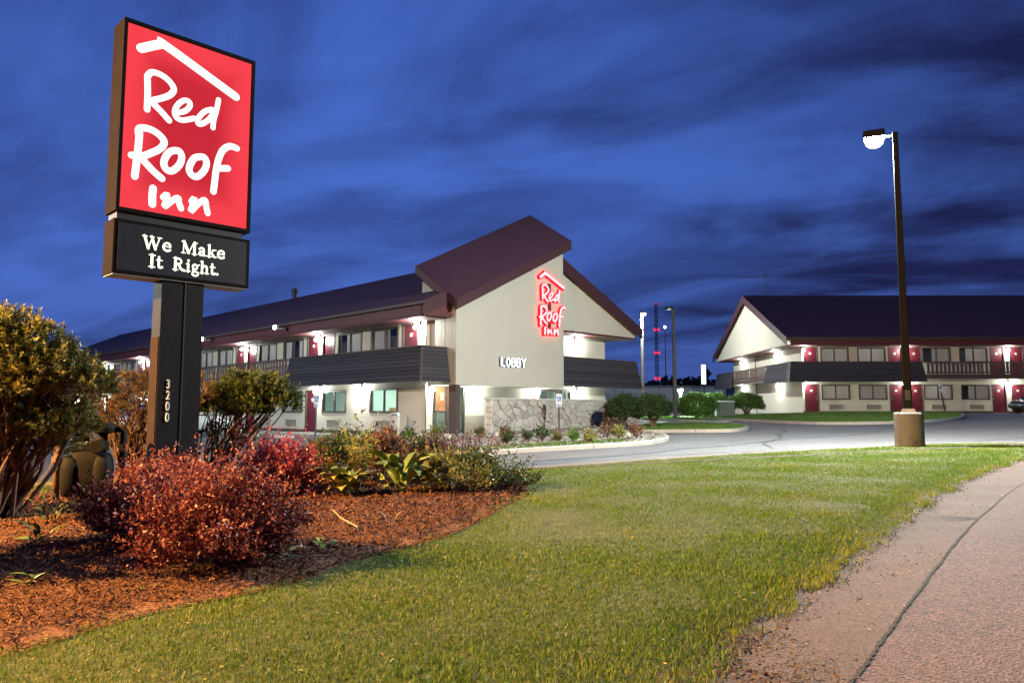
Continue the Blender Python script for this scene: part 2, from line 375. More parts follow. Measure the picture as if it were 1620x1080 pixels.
def mz(x, y): return Gz(x, y)+.105-.045*math.exp(-float(((MEn-(x, y))**2).sum(1).min())/.02)+.09*math.exp(-((x+3)/2.6)**2-((y-7.5)/3.6)**2)+.014*noise.noise(Vector((x*2.3, y*2.3, 0)))
sheet('mulch_bed', bed_poly, mz, MULCHBASE, .25, 'shredded bark mulch bed round the pole sign', skirt=.10)
bl_poly = smooth_path(bed_back, 4)[:-1] + [(-12, 2.1), (-22, 2.1), (-22, 11.2), (-12, 11.9), (-6, 12.75), (-2, 12.9)]
sheet('lawn_strip', bl_poly, lambda x, y: Gz(x, y)+.095, SOIL, .6, 'narrow strip of lawn between the mulch bed and the lot')

# street and concrete gutter
crack = [(.5, 2.0), (1.33, 3.04), (1.91, 3.83), (2.69, 4.88), (3.44, 5.88), (4.34, 7.01), (6.14, 9.13), (8.6, 11.6), (12.5, 14.4), (18, 16)]
gmid = smooth_path([(.2, 2.1), (.92, 3.07), (1.64, 4.1), (2.56, 5.28), (4.12, 7.22), (7.49, 11.12), (10.9, 14.2)], 5)
CK = smooth_path(crack, 8)
def gz(x, y):
    d = min(math.hypot(x-p[0], y-p[1]) for p in gmid); return Gz(x, y)+.058-.03*math.exp(-(d/.22)**2)
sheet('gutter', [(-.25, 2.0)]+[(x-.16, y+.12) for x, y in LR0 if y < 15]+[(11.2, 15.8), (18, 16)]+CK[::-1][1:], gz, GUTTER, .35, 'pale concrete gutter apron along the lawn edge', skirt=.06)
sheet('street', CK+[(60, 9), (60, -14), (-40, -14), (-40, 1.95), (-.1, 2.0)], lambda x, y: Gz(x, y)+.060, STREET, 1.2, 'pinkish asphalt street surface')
def crack_mesh():
    V, F = [], []; P = smooth_path(crack, 60)
    for i, p in enumerate(P):
        q = P[min(i+1, len(P)-1)]; o = P[max(i-1, 0)]; t = Vector((q[0]-o[0], q[1]-o[1])).normalized(); nrm = Vector((-t.y, t.x))
        f = min(1, max(.25, 1.3-abs(p[1]-4.6)*.22))
        w = (.004+.009*abs(noise.noise(Vector((i*.23, 0, 0))))+.005*random.random())*f; s = .006*noise.noise(Vector((i*.05, 7, 0)))+.009*noise.noise(Vector((i*.5, 3, 0)))
        for sg in (-1, 1):
            x, y = p[0]+nrm.x*(s+sg*w), p[1]+nrm.y*(s+sg*w); V.append((x, y, max(Gz(x, y)+.060, gz(x, y) if p[1] < 14 else -9)+.005))
        if i: F.append((2*i-2, 2*i-1, 2*i+1, 2*i))
    me = bpy.data.meshes.new('road_seam'); me.from_pydata(V, [], F); me.materials.append(mat('seam_tar', (.022, .019, .017), .95, .3, 30, .01, 60)); o = link('road_seam', me)
    o['kind'] = 'structure'; o['label'] = 'ragged dark open seam between gutter and street'
crack_mesh()

# grass blades: one mass of real blades
def lawnmat(name, g1, g2, dry):
    m, nt, out = nodes(name); L = nt.links.new
    at = nt.nodes.new('ShaderNodeAttribute'); at.attribute_name = 'rnd'
    tc = nt.nodes.new('ShaderNodeTexCoord'); nz = nt.nodes.new('ShaderNodeTexNoise'); L(tc.outputs['Object'], nz.inputs['Vector']); nz.inputs['Scale'].default_value = .9; nz.inputs['Detail'].default_value = 5
    mx = nt.nodes.new('ShaderNodeMix'); mx.data_type = 'RGBA'; L(at.outputs['Fac'], mx.inputs['Factor']); mx.inputs['A'].default_value = (*g1, 1); mx.inputs['B'].default_value = (*g2, 1)
    mr = nt.nodes.new('ShaderNodeMapRange'); ad = nt.nodes.new('ShaderNodeMath'); ad.operation = 'MULTIPLY_ADD'; L(at.outputs['Fac'], ad.inputs[0]); ad.inputs[1].default_value = .35; L(nz.outputs[0], ad.inputs[2])
    L(ad.outputs[0], mr.inputs[0]); mr.inputs[1].default_value = .74; mr.inputs[2].default_value = 1.1; mr.inputs[4].default_value = .7
    m2 = nt.nodes.new('ShaderNodeMix'); m2.data_type = 'RGBA'; L(mr.outputs[0], m2.inputs['Factor']); L(mx.outputs['Result'], m2.inputs['A']); m2.inputs['B'].default_value = (*dry, 1)
    p = nt.nodes.new('ShaderNodeBsdfPrincipled'); L(m2.outputs['Result'], p.inputs['Base Color']); p.inputs['Roughness'].default_value = .5; p.inputs['Specular IOR Level'].default_value = .25
    t = nt.nodes.new('ShaderNodeBsdfTranslucent'); L(m2.outputs['Result'], t.inputs[0])
    ms = nt.nodes.new('ShaderNodeMixShader'); ms.inputs[0].default_value = .35; L(p.outputs[0], ms.inputs[1]); L(t.outputs[0], ms.inputs[2]); L(ms.outputs[0], out.inputs[0])
    MATS[name] = m; return m
GRASS = lawnmat('grass_blades', (.048, .112, .010), (.150, .225, .026), (.42, .31, .05))
def blades(P, Z, hgt, wid, seg=2, lean=.6):
    """P (n,2) base points -> V,F triangles of bent blades"""
    n = len(P); az = RNG.uniform(0, 2*np.pi, n); fa = az+RNG.normal(np.pi/2, .5, n)
    h = hgt*RNG.uniform(.55, 1.15, n); w = wid*RNG.uniform(.6, 1.2, n); ln = lean*RNG.uniform(.1, 1, n)*h
    b = np.c_[P, Z]; wd = np.c_[np.cos(fa), np.sin(fa), 0*fa]*w[:, None]/2; ld = np.c_[np.cos(az), np.sin(az), 0*az]
    tip = b+ld*ln[:, None]; tip[:, 2] += h*np.sqrt(np.maximum(.2, 1-(ln/h)**2*.6))
    if seg == 1:
        V = np.stack([b-wd, b+wd, tip], 1).reshape(-1, 3); F = np.arange(3*n).reshape(n, 3); return V, F, 1
    mid = b+ld*(ln*.3)[:, None]; mid[:, 2] += h*.55
    V = np.stack([b-wd, b+wd, mid+wd*.8, mid-wd*.8, tip], 1).reshape(-1, 3); o = 5*np.arange(n)[:, None]
    F = np.concatenate([o+np.array([[0, 1, 2]]), o+np.array([[0, 2, 3]]), o+np.array([[3, 2, 4]])], 1).reshape(-1, 3)
    return V, F, 3
def scatter(poly, dfun, cap, jit=0):
    xs = [p[0] for p in poly]; ys = [p[1] for p in poly]; A = (max(xs)-min(xs))*(max(ys)-min(ys))
    dm = max(dfun(np.array([min(ys)])).max(), 1); n = int(min(cap*4, A*dm))
    P = np.c_[RNG.uniform(min(xs), max(xs), n), RNG.uniform(min(ys), max(ys), n)]
    keep = RNG.uniform(0, dm, n) < dfun(P[:, 1]); P = P[keep]; return P[inside(P, poly)]
def zs(P, f): return np.array([f(x, y) for x, y in P])
def gz_np(P, off): return .027*P[:, 0]+.0086*P[:, 1]-.165+off
def build_grass():
    jit = lambda poly, s: [(x+random.gauss(0, s), y+random.gauss(0, s)) for x, y in poly]
    lp = jit(dens(lawn_poly, .12), .035)
    d = lambda y: 9500*np.clip((4.0/np.maximum(y, 3.0))**1.35, 0, 1)
    P = scatter(lp, d, 900000)
    Vs, Fs, As, off = [], [], [], 0
    nr = np.array([.5+.5*noise.noise(Vector((x*1.6, y*1.6, 9))) for x, y in P])
    for sel, sg in ((P[:, 1] < 6.0, 2), (P[:, 1] >= 6.0, 1)):
        Q = P[sel]; sc = np.clip(Q[:, 1]/3.7, 1, 4.2); hs = np.where(nr[sel] > .62, 1.2, .95)
        ed = edge_d(Q); V, F, k = blades(Q, gz_np(Q, .094)-.042*np.exp(-(ed/.15)**2), .032*hs*np.clip(.65+ed/.35, .65, 1), .0042*sc, sg, .95)
        rv = np.clip(RNG.normal(.45, .25, len(Q))+.22*(nr[sel]-.5)+.5*np.exp(-(ed/.14)**2), 0, 1)
        Vs.append(V); Fs.append(F+off); As.append(np.repeat(rv, k)); off += len(V)
    # long rough fringe along the street edge and the mulch edge
    e = np.array([q for pth, sp in ((LR, .004), (ME, .01)) for a_, b_ in zip(pth, pth[1:]) for q in dens([a_, b_], sp)[:max(1, int(math.dist(a_, b_)/sp))]]); e = e[(e[:, 1] > 2.5) & (e[:, 1] < 16)]
    e = e[RNG.uniform(0, 1, len(e)) < .8]; e = e+RNG.normal(0, .045, e.shape); e = e[np.array([noise.noise(Vector((q[0]*4, q[1]*4, 2))) > -.12 for q in e])]; V, F, k = blades(e, np.where(edge_d(e) < .2, gz_np(e, .045), gz_np(e, .09)), .055, .0050*np.clip(e[:, 1]/5, 1, 2.5), 2, 1.0)
    Vs.append(V); Fs.append(F+off); As.append(np.repeat(np.clip(RNG.normal(.6, .3, len(e)), 0, 1), k)); off += len(V)
    print('grass tris', sum(len(f) for f in Fs))
    o = np_mesh('grass', np.concatenate(Vs), np.concatenate(Fs), GRASS, attr=np.concatenate(As)); tag(o, 'short mown grass blades of the foreground lawn', 'grass', kind='stuff')
    P = scatter(bl_poly, lambda y: 900+0*y, 60000); V, F, k = blades(P, gz_np(P, .09), .06, .012, 1)
    o = np_mesh('grass', V, F, GRASS, attr=RNG.uniform(0, 1, len(P))); tag(o, 'grass blades of the strip behind the pole sign', 'grass', kind='stuff')
build_grass()

# mulch chips
def chips(name, P, Z, ln, wd, m, label, cat, tilt=.35):
    n = len(P); az = RNG.uniform(0, 2*np.pi, n); l = ln*RNG.lognormal(0, .45, n)/2; w = wd*RNG.uniform(.5, 1.4, n)/2; t = RNG.normal(0, tilt, n)
    ax = np.c_[np.cos(az)*np.cos(t), np.sin(az)*np.cos(t), np.sin(t)]*l[:, None]; r = RNG.normal(0, .4, n); ay = np.c_[-np.sin(az)*np.cos(r), np.cos(az)*np.cos(r), np.sin(r)]*w[:, None]
    c = np.c_[P, Z+np.abs(ax[:, 2])*.7+RNG.uniform(.0, .012, n)]; up = np.array([0, 0, 1.])*(.25*w)[:, None]
    V = np.stack([c-ax-ay*.5, c-ay*.9+up, c+ax-ay*.4, c+ax+ay*.6, c+ay+up*1.4, c-ax+ay*.4], 1).reshape(-1, 3); o = 6*np.arange(n)[:, None]
    F = np.concatenate([o+np.array([[0, 1, 4, 5]]), o+np.array([[1, 2, 3, 4]])], 1).reshape(-1, 4)
    ob = np_mesh(name, V, F, m, attr=np.repeat(RNG.uniform(0, 1, n), 2)); return tag(ob, label, cat, kind='stuff')
MULCH = leafmat('mulch_chip', [(.030, .015, .010), (.085, .037, .023), (.16, .066, .038), (.11, .046, .029), (.26, .135, .085)], 0, .85, .2)
bp = dens(bed_poly, .3)
P = scatter(bp, lambda y: 7600*np.clip((4.5/np.maximum(y, 3.6))**1.3, 0, 1), 220000); P = P[(P[:, 0] > -7.5)]
chips('mulch_chips', P, zs(P, mz)+.004, 0.024*np.clip(P[:, 1]/5, .9, 1.6), .0075*np.clip(P[:, 1]/5, .9, 2.0), MULCH, 'loose orange brown bark chips lying on the bed', 'mulch')
# grit and leaf litter on the gutter
gp = [(p[0]+.02, p[1]) for p in LR]+CK[::-1]
P = scatter(gp, lambda y: 900*np.clip((5/np.maximum(y, 3))**1.5, 0, 1), 20000); P = P[np.array([noise.noise(Vector((q[0]*1.3, q[1]*1.3, 5))) > .05 or random.random() < .16 for q in P])]
chips('road_grit', P, zs(P, gz)+.004, .014, .009, leafmat('grit', [(.06, .045, .035), (.35, .29, .25), (.12, .08, .05)], 0, .9), 'scattered grit and dry bits on the gutter', 'grit', .1)

# crumbs of soil along the ragged lawn edge and a patch of washed-out grit
e_ = np.array(open_dens(LR, .006)); e_ = e_[(e_[:, 1] > 2.4) & (e_[:, 1] < 15)]; e_ = e_+np.c_[np.abs(RNG.normal(0, .07, len(e_))), -np.abs(RNG.normal(0, .04, len(e_)))]
g_ = np.c_[RNG.normal(1.05, .13, 1500), RNG.normal(3.35, .28, 1500)]; P = np.concatenate([e_, g_])
chips('verge_dirt', P, zs(P, gz)+.004, .014, .010, leafmat('dirt_crumb', [(.035, .026, .018), (.07, .05, .034), (.13, .10, .072), (.05, .036, .026)], 0, .95), 'crumbs of soil and grit along the lawn edge of the gutter', 'dirt', .2)
# leaf litter, clover heads and dead blades on the lawn
P = scatter(lawn_poly, lambda y: 26*np.clip((6/np.maximum(y, 3))**1.2, 0, 1), 4000)
chips('leaf_litter', P, gz_np(P, .125), .018, .007, leafmat('litter', [(.12, .08, .04), (.25, .2, .11), (.34, .3, .2)], 0, .8), 'dead blades and leaf bits lying in the lawn', 'leaf litter', .4)
# sealed cracks wandering over the lot
TAR = mat('lot_tar', (.035, .034, .036), .8, .3, 6)
for k, (x0, y0, x1, y1) in enumerate(((-1, 14.2, 12, 24), (6, 17.5, 13, 36), (-9, 15, -7.6, 27), (2.5, 16, 9, 17.2), (11, 18, 30, 27), (10, 24, 22, 26))):
    V, F = [], []; n = 60; t_ = Vector((x1-x0, y1-y0)).normalized(); nn = Vector((-t_.y, t_.x))
    for i in range(n+1):
        s_ = .5*noise.noise(Vector((i*.09, k*5, 0)))+.12*noise.noise(Vector((i*.5, k*3, 1))); w_ = .03+.02*noise.noise(Vector((i*.4, k, 2)))
        c_ = Vector((x0, y0))+Vector((x1-x0, y1-y0))*(i/n)+nn*s_
        for sg in (-1, 1): q_ = c_+nn*sg*w_; V.append((q_.x, q_.y, Gz(q_.x, q_.y)+.005))
        if i: F.append((2*i-2, 2*i-1, 2*i+1, 2*i))
    me = bpy.data.meshes.new('crack_seal'); me.from_pydata(V, [], F); me.materials.append(TAR); o = link('crack_seal', me); o['kind'] = 'structure'
# kerbs made of cast sections
def kerb(path, label, w=.16, h=.14, sec=2.4, top=.115, closed=False, m=None):
    root = link('kerb', None); tag(root, label, None, kind='structure')
    P = dens(path, .12) if closed else dens(path+[path[-1]], .12)[:-1]+[path[-1]]
    P = [Vector(p) for p in P]; acc = 0; cur = [P[0]]; pieces = []
    for a, b in zip(P, P[1:]+([P[0]] if closed else [])):
        acc += (b-a).length; cur.append(b)
        if acc > sec: pieces.append(cur); cur = [b]; acc = 0
    if len(cur) > 2: pieces.append(cur)
    for pc in pieces:
        loops = []
        for i, p in enumerate(pc):
            t = (pc[min(i+1, len(pc)-1)]-pc[max(i-1, 0)])
            if t.length < 1e-6: continue
            t.normalize(); nn = Vector((-t.y, t.x)); q = p+t*(.008 if i == 0 else -.008 if i == len(pc)-1 else 0)
            z0 = Gz(q.x, q.y); zt = z0+top
            pr = [(-w/2, z0-.1), (w/2, z0-.1), (w/2, zt-.03), (w/2-.03, zt), (-w/2+.03, zt), (-w/2, zt-.03)]
            loops.append([(q.x+nn.x*s, q.y+nn.y*s, z) for s, z in pr])
        MB().loft(loops).build('kerb_stone', m or CONCRETE, root)
    return root
DARKKERB = mat('dark_kerb', (.16, .13, .12), .9, .2, 4, .006, 40)
kerb([(p[0], p[1]+.08) for p in LF]+[(10.9, 15.3)], 'low dark kerb along the far edge of the lawn', m=DARKKERB)
kerb([(-22, 11.28), (-12, 11.98), (-6, 12.83), (-2, 12.98), (-.28, 12.4)], 'kerb behind the pole sign and yews', m=DARKKERB)
BK = smooth_path([(-5.0, 24.5), (-4.5, 21.2), (-3.4, 18.6), (-2.5, 17.75), (-.87, 17.8), (.62, 18.62), (2.34, 19.45), (3.4, 20.1), (4.25, 21.4), (4.72, 23.2), (4.85, 25.2), (4.5, 27.6)], 5)
kerb(BK, 'pale concrete kerb curving round the planting bed by the lobby')
bed2 = BK+[(4.2, 29.2), (5.2, 33), (3, 33.5), (-1.5, 29.2), (-3.0, 27.6)]
sheet('planting_bed', bed2, lambda x, y: Gz(x, y)+.09, GRAVEL, .5, 'pale gravel planting bed in front of the stone wall')
ISL = smooth_path([(4.6, 28.3), (5.72, 27.39), (7.03, 26.6), (7.9, 26.6), (8.83, 28.49), (9.3, 31.5), (8.5, 34.6), (6.6, 35.4), (5.4, 32.5)], 5, True)
kerb(ISL, 'kerb ring round the small grass island', closed=True)
sheet('grass_island', ISL, lambda x, y: Gz(x, y)+.09, SOIL, .6, 'small kerbed island of lawn beside the stone wall')
RL = smooth_path([(11.2, 49.9), (11.5, 42), (11.83, 37.24), (12.12, 33.72), (12.9, 30.9), (14.61, 29.8), (16.92, 30.4), (19.28, 32.71), (21.54, 36.12), (23.6, 40), (25.6, 46), (26.4, 50)], 5)
kerb(RL, 'kerb round the lawn in front of the far motel wing')
rl_poly = RL+[(24, 50.2), (14, 50.3)]
sheet('far_lawn', rl_poly, lambda x, y: Gz(x, y)+.09, SOIL, 1.0, 'lawn in front of the far motel wing')
MLK = smooth_path([(6.2, 60), (7.2, 50), (8.55, 45.43), (9.19, 40.73), (10.2, 37.6), (11.2, 38.4), (11.0, 42), (10.7, 49.9), (11.5, 60)], 5)
kerb(MLK, 'kerb round the lawn by the clipped hedge')
ml_poly = MLK+[(11.5, 70), (5, 70)]
sheet('hedge_lawn', ml_poly, lambda x, y: Gz(x, y)+.09, SOIL, 1.0, 'lawn strip under the clipped hedge')
GRASS2 = lawnmat('far_grass', (.05, .11, .018), (.10, .18, .03), (.14, .18, .05))
def far_grass(poly, dn, label, w=.03):
    P = scatter(poly, lambda y: dn+0*y, 40000); V, F, k = blades(P, zs(P, Gz)+.085, .07, w, 1)
    o = np_mesh('grass', V, F, GRASS2, attr=RNG.uniform(0, 1, len(P))); tag(o, label, 'grass', kind='stuff')
far_grass(ISL, 420, 'grass growing on the small kerbed island')
far_grass(rl_poly, 160, 'grass growing on the lawn of the far wing', .05)
far_grass(ml_poly, 160, 'grass growing round the clipped hedge', .05)
gs = [(p[0], p[1]+.12) for p in BK[5:35]]; gs2 = gs+[(p[0]-.1, p[1]+1.6) for p in gs[::-1]]
far_grass(gs2, 700, 'thin strip of grass inside the bed kerb')
P = scatter(bed2, lambda y: 60+0*y, 12000); chips('gravel', P, zs(P, Gz)+.10, .07, .06, leafmat('gravel_stone', [(.15, .14, .12), (.33, .31, .28), (.22, .2, .18)], 0, .9), 'pale loose gravel of the planting bed', 'gravel', .15)
# parking bay lines in front of the near wing
for i in range(5):
    m_ = MB(); c = Vector((-7.2-2.05*i, 28.3+2.05*i)); dd = Vector((-.7071, -.7071))
    q = [c+dd*s+Vector((-.7071, .7071))*t for s, t in ((1.2, -.05), (6.2, -.05), (6.2, .05), (1.2, .05))]
    m_._add([(p.x, p.y, Gz(p.x, p.y)+.005) for p in q], [(0, 1, 2, 3)]); o = m_.build('bay_line', WHITE); o['kind'] = 'structure'

# ------------------------------------------------------------------ motel buildings
S2 = math.sqrt(.5)
def wall_holes(mb, l0, l1, z0, z1, holes, put):
    ls = sorted({l0, l1, *[h[0] for h in holes], *[h[1] for h in holes]})
    for a, b in zip(ls, ls[1:]):
        if b-a < 1e-4: continue
        zc = z0
        for h in sorted([h for h in holes if h[0] <= a+1e-4 and h[1] >= b-1e-4], key=lambda h: h[2]):
            if h[2] > zc+1e-4: put(a, b, zc, h[2])
            zc = h[3]
        if z1 > zc+1e-4: put(a, b, zc, z1)
def curtain_mesh(T, d, l0, l1, z0, z1, seed):
    rnd = random.Random(seed); n = max(6, int((l1-l0)/.035)); mb = MB(T)
    ph = rnd.random()*6
    for i in range(n+1):
        l = l0+(l1-l0)*i/n; w = .022*math.sin(i*1.5+ph)+.010*math.sin(i*.6+ph*2)
        mb.v += [(d+w, l, z0), (d+w*.8, l, z1)]
        if i: mb.f.append((2*i-2, 2*i-1, 2*i+1, 2*i))
    return mb
def make_window(root, T, l0, l1, z0, z1, seed, style='curtain', d0=0):
    fr = MB(T); t = .085; a, b = d0-.035, d0+.10
    fr.box(a, b, l0, l1, z1-t, z1).box(a, b, l0, l1, z0, z0+t).box(a, b, l0, l0+t, z0+t, z1-t).box(a, b, l1-t, l1, z0+t, z1-t)
    w = fr.build('window', TRIM, root)
    lm = (l0+l1)/2
    MB(T).box(d0-.01, d0+.08, lm-.028, lm+.028, z0+t, z1-t).build('mullion', TRIM, w)
    for p, q in ((l0+t, lm-.028), (lm+.028, l1-t)):
        MB(T).box(d0+.035, d0+.042, p, q, z0+t, z1-t).build('pane', GLASS, w)
    rnd = random.Random(seed)
    if style == 'curtain':
        x0, x1 = l0+.03, l1-.03
        r = rnd.random()
        gaps = [(x0, x1)] if r < .45 else [(x0, lm+(x1-lm)*rnd.uniform(.2, .8))] if r < .65 else [(x0+(lm-x0)*rnd.uniform(.3, .8), x1)] if r < .85 else [(x0, lm-.35), (lm+.35, x1)]
        for k, (p, q) in enumerate(gaps): curtain_mesh(T, d0+.115, p, q, z0-.05, z1+.03, seed*3+k).build('curtain', CURTAIN, w, smooth=True, recalc=False)
        if rnd.random() < .7:
            rl_ = MB(T).lathe([(.10, z1+.16), (.14, z1+.20), (.14, z1+.26)], 10, (d0+1.3, lm, 0)).build('curtain_fill_lamp', WHITE, w); bulb(rl_, T(d0+1.3, lm, z1+.10), rnd.uniform(14, 34), (1, .96, .88))  # added unseen lamp in the room, there to brighten the curtain
    elif style == 'blind':
        s = MB(T)
        for k in range(16):
            z = z0+t+(z1-z0-2*t)*(k+.5)/16; s.box(d0+.10, d0+.13, l0+t, lm, z-.004, z+.004)
        s.build('blind', WHITE, w)
    return w
def make_door(root, T, l0, l1, z0, z1, hinge, d0=0):
    dr = MB(T).box(d0+.06, d0+.105, l0+.06, l1-.06, z0+.015, z1-.06).build('door', DOOR, root)
    MB(T).box(d0-.02, d0+.12, l0, l0+.06, z0, z1-.06).box(d0-.02, d0+.12, l1-.06, l1, z0, z1-.06).box(d0-.02, d0+.12, l0, l1, z1-.06, z1).build('door_frame', TRIM, dr)
    h = l1-.16 if hinge else l0+.16
    MB(T).box(d0+.045, d0+.06, h-.035, h+.035, z0+.86, z0+1.10).box(d0-.005, d0+.045, h-.012, h+.012, z0+.97, z0+.995).box(d0-.01, d0+.01, h-.012, h+.10*(-1 if hinge else 1), z0+.965, z0+1.0).build('handle', METAL, dr)
    MB(T).box(d0+.05, d0+.06, (l0+l1)/2-.09, (l0+l1)/2+.09, z0+1.46, z0+1.62).build('number_plate', GRILLE, dr)
    return dr
def make_lamp(root, T, d, l, z, out='d', m=None, watts=165):
    b = MB(T); o = (d-.26, l) if out == 'd' else (d, l-.26)
    if out == 'd': b.box(d-.05, d+.01, l-.07, l+.07, z-.08, z+.14).box(d-.28, d-.05, l-.05, l+.05, z+.10, z+.14)
    else: b.box(d-.07, d+.07, l-.05, l+.01, z-.08, z+.14).box(d-.05, d+.05, l-.28, l-.05, z+.10, z+.14)
    b = b.build('wall_lamp', GREY, root)
    MB(T).ball((o[0], o[1], z), .095, 12, 8).build('globe', m or WALLLAMP, b, smooth=True); bulb(b, T(o[0], o[1], z), watts, WALLCOL)
    return b
def make_grille(root, T, lc, z0, w=1.05, h=.36, d0=0):
    g = MB(T).box(d0-.05, d0+.02, lc-w/2, lc+w/2, z0, z0+.03).box(d0-.05, d0+.02, lc-w/2, lc+w/2, z0+h-.03, z0+h).box(d0-.05, d0+.02, lc-w/2, lc-w/2+.03, z0+.03, z0+h-.03).box(d0-.05, d0+.02, lc+w/2-.03, lc+w/2, z0+.03, z0+h-.03).build('vent_grille', GRILLE, root)
    n = 8
    for k in range(n):
        z = z0+.03+(h-.06)*(k+.5)/n
        s = MB(T); s.loft([[(d0-.045, l, z-.018), (d0-.04, l, z-.014), (d0-.005, l, z+.016), (d0-.01, l, z+.012)] for l in (lc-w/2+.03, lc+w/2-.03)]); s.build('slat', GRILLE, g)
    MB(T).box(d0-.004, d0+.004, lc-w/2+.03, lc+w/2-.03, z0+.03, z0+h-.03).build('backing', INDARK, g)
def shingle_panel(root, T, axis, base, s0, s1, end0, end1, name='balcony_panel'):
    """axis 'd': panel runs along d at l=base facing -l; axis 'l': runs along l at d=base facing -d. end: 1 mitred/flared, 0 butt"""
    zt, zb, fl, n = 3.46, 2.13, .22, 9
    put = (lambda s, o, z: (s, base-o, z)) if axis == 'd' else (lambda s, o, z: (base-o, s, z))
    core = MB(T)
    core.loft([[put(s, -.14, 3.44), put(s, -.05, 3.44), put(s, -.03, 2.2), put(s, -.14, 2.2)] for s in (s0+(.01 if end0 == 0 else 0), s1-.01)])
    cr = core.build(name, TRIM, root)
    cap = MB(T); cap.loft([[put(s, -.17, 3.45), put(s, .06, 3.45), put(s, .06, 3.51), put(s, -.17, 3.51)] for s in (s0-(.06 if end0 else 0), s1+(.06 if end1 else 0))]); cap.build('cap_rail', TRIM, cr)
    for i in range(n):
        a, b = zt-(zt-zb)*i/n, zt-(zt-zb)*(i+1)/n-.012; oa, ob = fl*i/n+.002, fl*(i+1)/n+.045
        sec = [(oa, a), (ob, b), (ob-.05, b), (oa-.03, a)]
        m = MB(T); m.loft([[put(s0-(o if end0 else 0), o, z) for o, z in sec], [put(s1+(o if end1 else 0), o, z) for o, z in sec]])
        m.build('course', SHINGLE, cr)
    # corner trim at flared ends
    for e, s, sg in ((end0, s0, -1), (end1, s1, 1)):
        if e == 2:
            m = MB(T); m.loft([[put(s+sg*(o+x), o+y, z) for x, y in ((-.03, .035), (.05, .035), (.05, -.05), (-.03, -.05))] for o, z in ((0, zt), (fl, zb))]); m.build('corner_trim', TRIM, cr)
def railing(root, T, axis, base, s0, s1, pitch=.285, bw=.165):
    put = (lambda s, o: (s, base-o)) if axis == 'd' else (lambda s, o: (base-o, s))
    def bar(mb, a, b, o0, o1, z0, z1):
        p, q = put(a, o0), put(b, o1); return mb.box(min(p[0], q[0]), max(p[0], q[0]), min(p[1], q[1]), max(p[1], q[1]), z0, z1)
    mb = MB(T); bar(mb, s0, s1, -.06, .04, 3.40, 3.50); bar(mb, s0, s1, -.05, .02, 2.72, 2.80)
    r = mb.build('railing', RAIL, root)
    m2 = MB(T); bar(m2, s0, s1, -.06, .03, 2.36, 2.63); m2.build('rim_board', RAIL, r)
    m3 = MB(T); bar(m3, s0, s1, -.10, .05, 2.31, 2.355); m3.build('edge_flashing', GREY, r)
    k = s0+.12; me = None
    i = 0
    while k < s1-.1:
        if i % 14 == 13:
            m = MB(T); bar(m, k-.05, k+.05, -.10, -.01, 2.63, 3.40); m.build('rail_post', RAIL, r)
        else:
            p = put(k, 0)
            if me is None:
                m = MB(T); bar(m, -bw/2+0, bw/2, 0, .03, 2.66, 3.40)
                # mesh built about s=0 so copies share it
                me = m.mesh('baluster', RAIL); o = link('baluster', me, r)
            else: o = link('baluster', me, r)
            x = T(*( (k, 0, 0) if axis == 'd' else (0, k, 0))); o.location = x
        k += pitch; i += 1
    return r
def roof_parts(root, T, W, Lw, r, slope=.457, zl=5.2, cut=None):
    Wm = W/2; de = -(r+.15); zr = zl+slope*(Wm-de); l0, l1 = -(r+.32), Lw+r+.32
    sec = [(de, zl), (Wm, zr), (W-de, zl), (W-de, zl-.14), (Wm, zr-.16), (de, zl-.14)]
    rf = MB(T).loft([[(d, l, z) for d, z in sec] for l in (l0, l1)]).build('roof', ROOF, root)
    cp = [(Wm-.16, zr-.055), (Wm, zr+.03), (Wm+.16, zr-.055), (Wm+.16, zr-.075), (Wm, zr+.01), (Wm-.16, zr-.075)]
    MB(T).loft([[(d, l, z) for d, z in cp] for l in (l0-.01, l1+.01)]).build('ridge_cap', RAKE, rf)
    for s in (0, 1):
        q = (lambda d: d) if s == 0 else (lambda d: W-d)
        MB(T).box(*sorted((q(de-.07), q(de-.002))), l0+.01, l1-.01, zl-.13, zl-.02).build('gutter_trough', TRIM, rf)
        MB(T).box(*sorted((q(de+.10), q(de+.14))), l0+.34, l1-.34, 4.70, zl-.10).build('fascia', FASCIA, rf)
    so = MB(T); e = de+.14
    so.box(e, .0, -r, Lw+r, 4.63, 4.70).box(W, W-e, -r, Lw+r, 4.63, 4.70).box(0, W, -r, 0, 4.63, 4.70).box(0, W, Lw, Lw+r, 4.63, 4.70)
    so.build('soffit', FASCIA, rf)
    for l, lg in ((l0-.02, -r), (l1-.03, Lw+r-.15)):
        rb = [(de-.02, zl-.005), (Wm, zr-.005), (W-de+.02, zl-.005), (W-de+.02, zl-.56), (Wm, zr-.62), (de-.02, zl-.56)]
        MB(T).prism([(d, l, z) for d, z in rb], (0, .05, 0)).build('rake_board', RAKE, rf)
        gp = [(-r, 4.72), (W+r, 4.72), (W+r, zl-.12), (Wm, zr-.18), (-r, zl-.12)]
        MB(T).prism([(d, lg, z) for d, z in gp], (0, .15, 0)).build('gable_wall', STUCCO, root)
    return rf, zr
